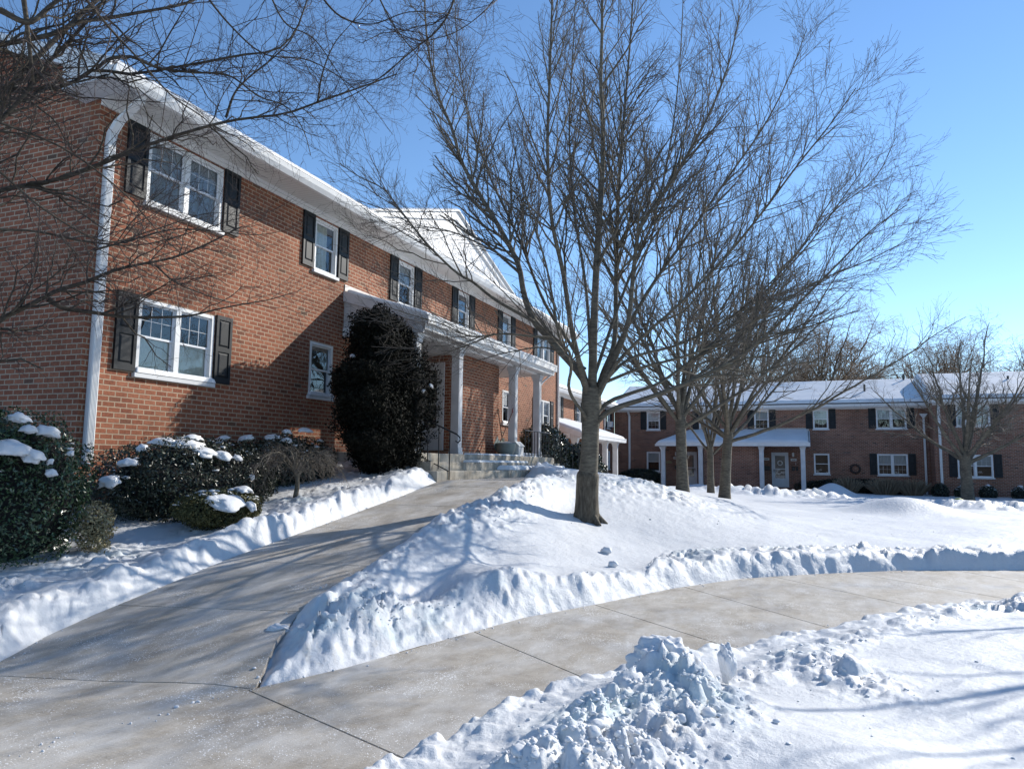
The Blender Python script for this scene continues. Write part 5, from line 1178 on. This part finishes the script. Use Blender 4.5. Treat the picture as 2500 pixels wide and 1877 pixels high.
def caps(lst, c, shp, k=1.0):     # photographed caps laid on the lumpy surface of the bush
    out = []; c = np.array(c); S = np.array(shp)*k
    for px, py, hw, hh in lst:
        d = at(px, py, 1)-CAM; o = (CAM-c)/S; dd = d/S; A = dd@dd; B = o@dd; C_ = o@o-1; disc = B*B-A*C_
        t = (-B-math.sqrt(disc))/A if disc > 0 else -B/A
        p = CAM+t*d; s_ = F_PX/((p-CAM)@Fv); q = (p-c)/S; q = q/np.linalg.norm(q); n = q/S; n /= np.linalg.norm(n)
        out.append((p, n, hw/s_, hh/s_))
    return out
shrub('holly_bush', (-8.25, 5.35, 1.15), (.85, 1.15, 1.0), 'holly', 26000, .024, 'big rounded glossy green holly bush at the left edge capped with snow', None, 1,
      caps([(45, 1022, 24, 15), (118, 1055, 30, 16), (25, 1095, 42, 22), (85, 1115, 26, 14), (70, 1050, 18, 9), (172, 1108, 9, 6), (122, 1128, 8, 7), (125, 1155, 14, 8)], (-8.25, 5.35, 1.15), (.85, 1.15, 1.0)), .22, .72, .2)
shrub('dry_shrub', (-7.55, 6.12, .78), (.2, .24, .32), 'tan_leaf', 2600, .022, 'small tan leaved shrub at the foot of the big holly bush', None, 2, (), .3, .3)
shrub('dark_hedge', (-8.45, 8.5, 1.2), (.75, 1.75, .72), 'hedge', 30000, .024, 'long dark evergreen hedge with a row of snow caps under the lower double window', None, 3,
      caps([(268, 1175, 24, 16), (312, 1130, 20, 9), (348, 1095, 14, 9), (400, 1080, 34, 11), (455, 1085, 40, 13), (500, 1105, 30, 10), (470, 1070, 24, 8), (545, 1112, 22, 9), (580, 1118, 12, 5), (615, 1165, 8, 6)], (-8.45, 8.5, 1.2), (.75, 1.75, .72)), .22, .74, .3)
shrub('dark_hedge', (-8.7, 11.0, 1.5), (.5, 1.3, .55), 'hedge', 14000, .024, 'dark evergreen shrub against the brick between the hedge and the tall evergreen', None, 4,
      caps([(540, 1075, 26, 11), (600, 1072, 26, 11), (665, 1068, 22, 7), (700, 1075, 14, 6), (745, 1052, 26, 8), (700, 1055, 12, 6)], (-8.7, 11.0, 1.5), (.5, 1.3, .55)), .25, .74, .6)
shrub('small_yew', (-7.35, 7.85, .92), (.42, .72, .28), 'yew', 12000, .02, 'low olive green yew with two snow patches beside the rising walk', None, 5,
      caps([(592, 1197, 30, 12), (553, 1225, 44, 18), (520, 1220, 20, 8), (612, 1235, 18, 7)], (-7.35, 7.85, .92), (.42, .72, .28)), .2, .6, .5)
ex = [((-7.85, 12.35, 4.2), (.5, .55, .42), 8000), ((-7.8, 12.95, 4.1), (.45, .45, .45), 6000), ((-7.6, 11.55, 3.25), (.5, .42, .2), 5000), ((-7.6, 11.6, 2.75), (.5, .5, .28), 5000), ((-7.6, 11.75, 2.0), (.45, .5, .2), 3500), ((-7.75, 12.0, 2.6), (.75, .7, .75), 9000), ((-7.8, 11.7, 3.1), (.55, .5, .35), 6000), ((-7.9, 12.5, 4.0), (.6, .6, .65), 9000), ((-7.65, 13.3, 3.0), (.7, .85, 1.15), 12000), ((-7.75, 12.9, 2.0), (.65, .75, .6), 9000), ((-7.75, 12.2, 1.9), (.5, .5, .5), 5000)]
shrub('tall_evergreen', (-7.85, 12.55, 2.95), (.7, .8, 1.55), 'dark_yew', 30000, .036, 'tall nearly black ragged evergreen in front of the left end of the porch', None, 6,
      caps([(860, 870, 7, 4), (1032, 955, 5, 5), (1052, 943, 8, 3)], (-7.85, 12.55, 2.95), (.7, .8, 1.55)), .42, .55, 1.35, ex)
m_ = MB(); p0 = (-7.85, 12.5, 1.1); m_.tube([p0, (-7.85, 12.5, 1.9), (-7.83, 12.5, 3)], [.11, .1, .08], 8)
o = m_.build('trunk', M['bark_dark'], None); par = [x for x in COL.objects if x.name.startswith('tall_evergreen')][0]; o.parent = par; o.matrix_parent_inverse = Matrix.Translation(-par.location)
shrub('rhododendron', (-8.35, 24.2, 2.0), (.8, 1.6, .95), 'rhodo', 9000, .055, 'large glossy broad leaved shrub behind the iron railing right of the porch', None, 7, (), .25, .7, 1.0)
shrub('rhododendron', (-7.7, 26.2, 1.6), (.8, 1.3, .75), 'rhodo', 6500, .055, 'lower broad leaved shrub sloping down right of the one behind the railing', None, 8, (), .25, .7, .9)
shrub('rhododendron', (-8.2, 30.5, 1.25), (.5, .7, .55), 'rhodo', 2500, .05, 'small round evergreen right of the large trunk before the farther brick block', None, 18, (), .25, .7, .6)
# weeping maple
rng = np.random.default_rng(4); tt, tl, tw = Tubes(), Tubes(), Tubes(); wx, wy = -7.5, 9.62; wz = snow_z(wx, wy)-.1
trunk_shape(tt, [(wx, wy, wz), (wx, wy, wz+.1), (wx+.01, wy+.02, wz+.3), (wx-.01, wy+.03, wz+.5)], [.05, .042, .036, .034])
for k in range(15):
    az = 2*math.pi*k/15+rng.uniform(-.2, .2); R_ = rng.uniform(.6, 1.0); u = np.linspace(0, 1, 16)[:, None]; c0 = np.array([wx-.01, wy+.03, wz+.45])
    d = np.array([math.cos(az)*.8, math.sin(az)*1.15, 0]); Q = c0+d*R_*u+np.array([0, 0, 1])*(np.sin(u*2.5)*.42*rng.uniform(.75, 1.2)-.25*u*u)+np.cumsum(rng.normal(size=(16, 3)), axis=0)*.012
    rr = .016*(1-u[:, 0]*.8); tl.add(Q, rr); twiggy(tl, tw, Q, rr, rng, 0, dict(dens=[22, 12], **{'from': [.25, .1]}, ang=[(25, 70), (25, 70)], up=[.05, -.15], len=[.34, .16], bend=[-.25, -.3], rmin=.002, jit=.05, crook=.2, split=.006))
tree_obj('weeping_maple', (wx, wy, wz), 'small leafless weeping maple with a domed tangle of twigs beside the snow bank', None, tt, tl, tw, M['bark'], M['twig'])
# far shrubs
def stems(x, y, r, h, n, label, seed):
    rng = np.random.default_rng(seed); z = snow_z(x, y)-.05; tb = Tubes()
    for k in range(n):
        a = rng.uniform(0, 6.28); q = r*rng.random()**.5; L = h*rng.uniform(.7, 1.1); o_ = np.array([x+q*.45*math.cos(a), y+q*.45*math.sin(a), z]); d = np.array([math.cos(a)*q*.75, math.sin(a)*q*.75, L*(1-.25*(q/r)**2)])
        u = np.linspace(0, 1, 4)[:, None]; tb.add(o_+d*u+rng.normal(size=(4, 3))*.01, np.full(4, .013))
    root = empty('dry_hydrangea', (x, y, z), label, 'shrub', 'dry stemmed shrubs along the far wall'); V, Fq = tb.arrays(); mesh_np('stems', V, Fq, M['stem'], root); return root
stems(2.35, 45.6, .7, .95, 260, 'leftmost clump of dry upright stems by the shaded brick', 1); stems(4.2, 45.4, .95, .95, 420, 'wide middle clump of dry stems under the far double window', 2); stems(5.55, 45.2, .8, .9, 340, 'clump of dry stems nearest the long white downspouts', 3)
for k, (x, y, sx, sz, lab) in enumerate(((6.75, 44.6, .42, .55, 'dark clipped shrub at the foot of the long white downspout'), (8.9, 44.5, .42, .5, 'round dark clipped shrub just right of the low spreading tree'), (10.3, 44.4, .42, .48, 'round dark clipped shrub at the right edge of the photo'), (7.75, 44.6, .38, .45, 'round dark clipped shrub half hidden behind the low spreading trunk'))):
    z = snow_z(x, y); shrub('clipped_shrub', (x, y, z+sz*.45), (sx, sx, sz*.85), 'hedge', 1600, .045, lab, 'clipped shrubs along the right hand block', 40+k, [(np.array([x, y, z+sz*1.25]), np.array([0, 0, 1.0]), sx*.55, .05)] if k else (), .1, .8)
shrub('clipped_hedge', (-9.4, 45.4, .75), (1.5, .45, .62), 'hedge', 5000, .05, 'low dark hedge across the inner corner of the far row', None, 50, (), .12, .8)
shrub('clipped_hedge', (2.9, 46.45, .45), (3.4, .4, .5), 'hedge', 8000, .05, 'long low dark hedge along the far brick wall behind the dry stems', None, 51, (), .12, .8)
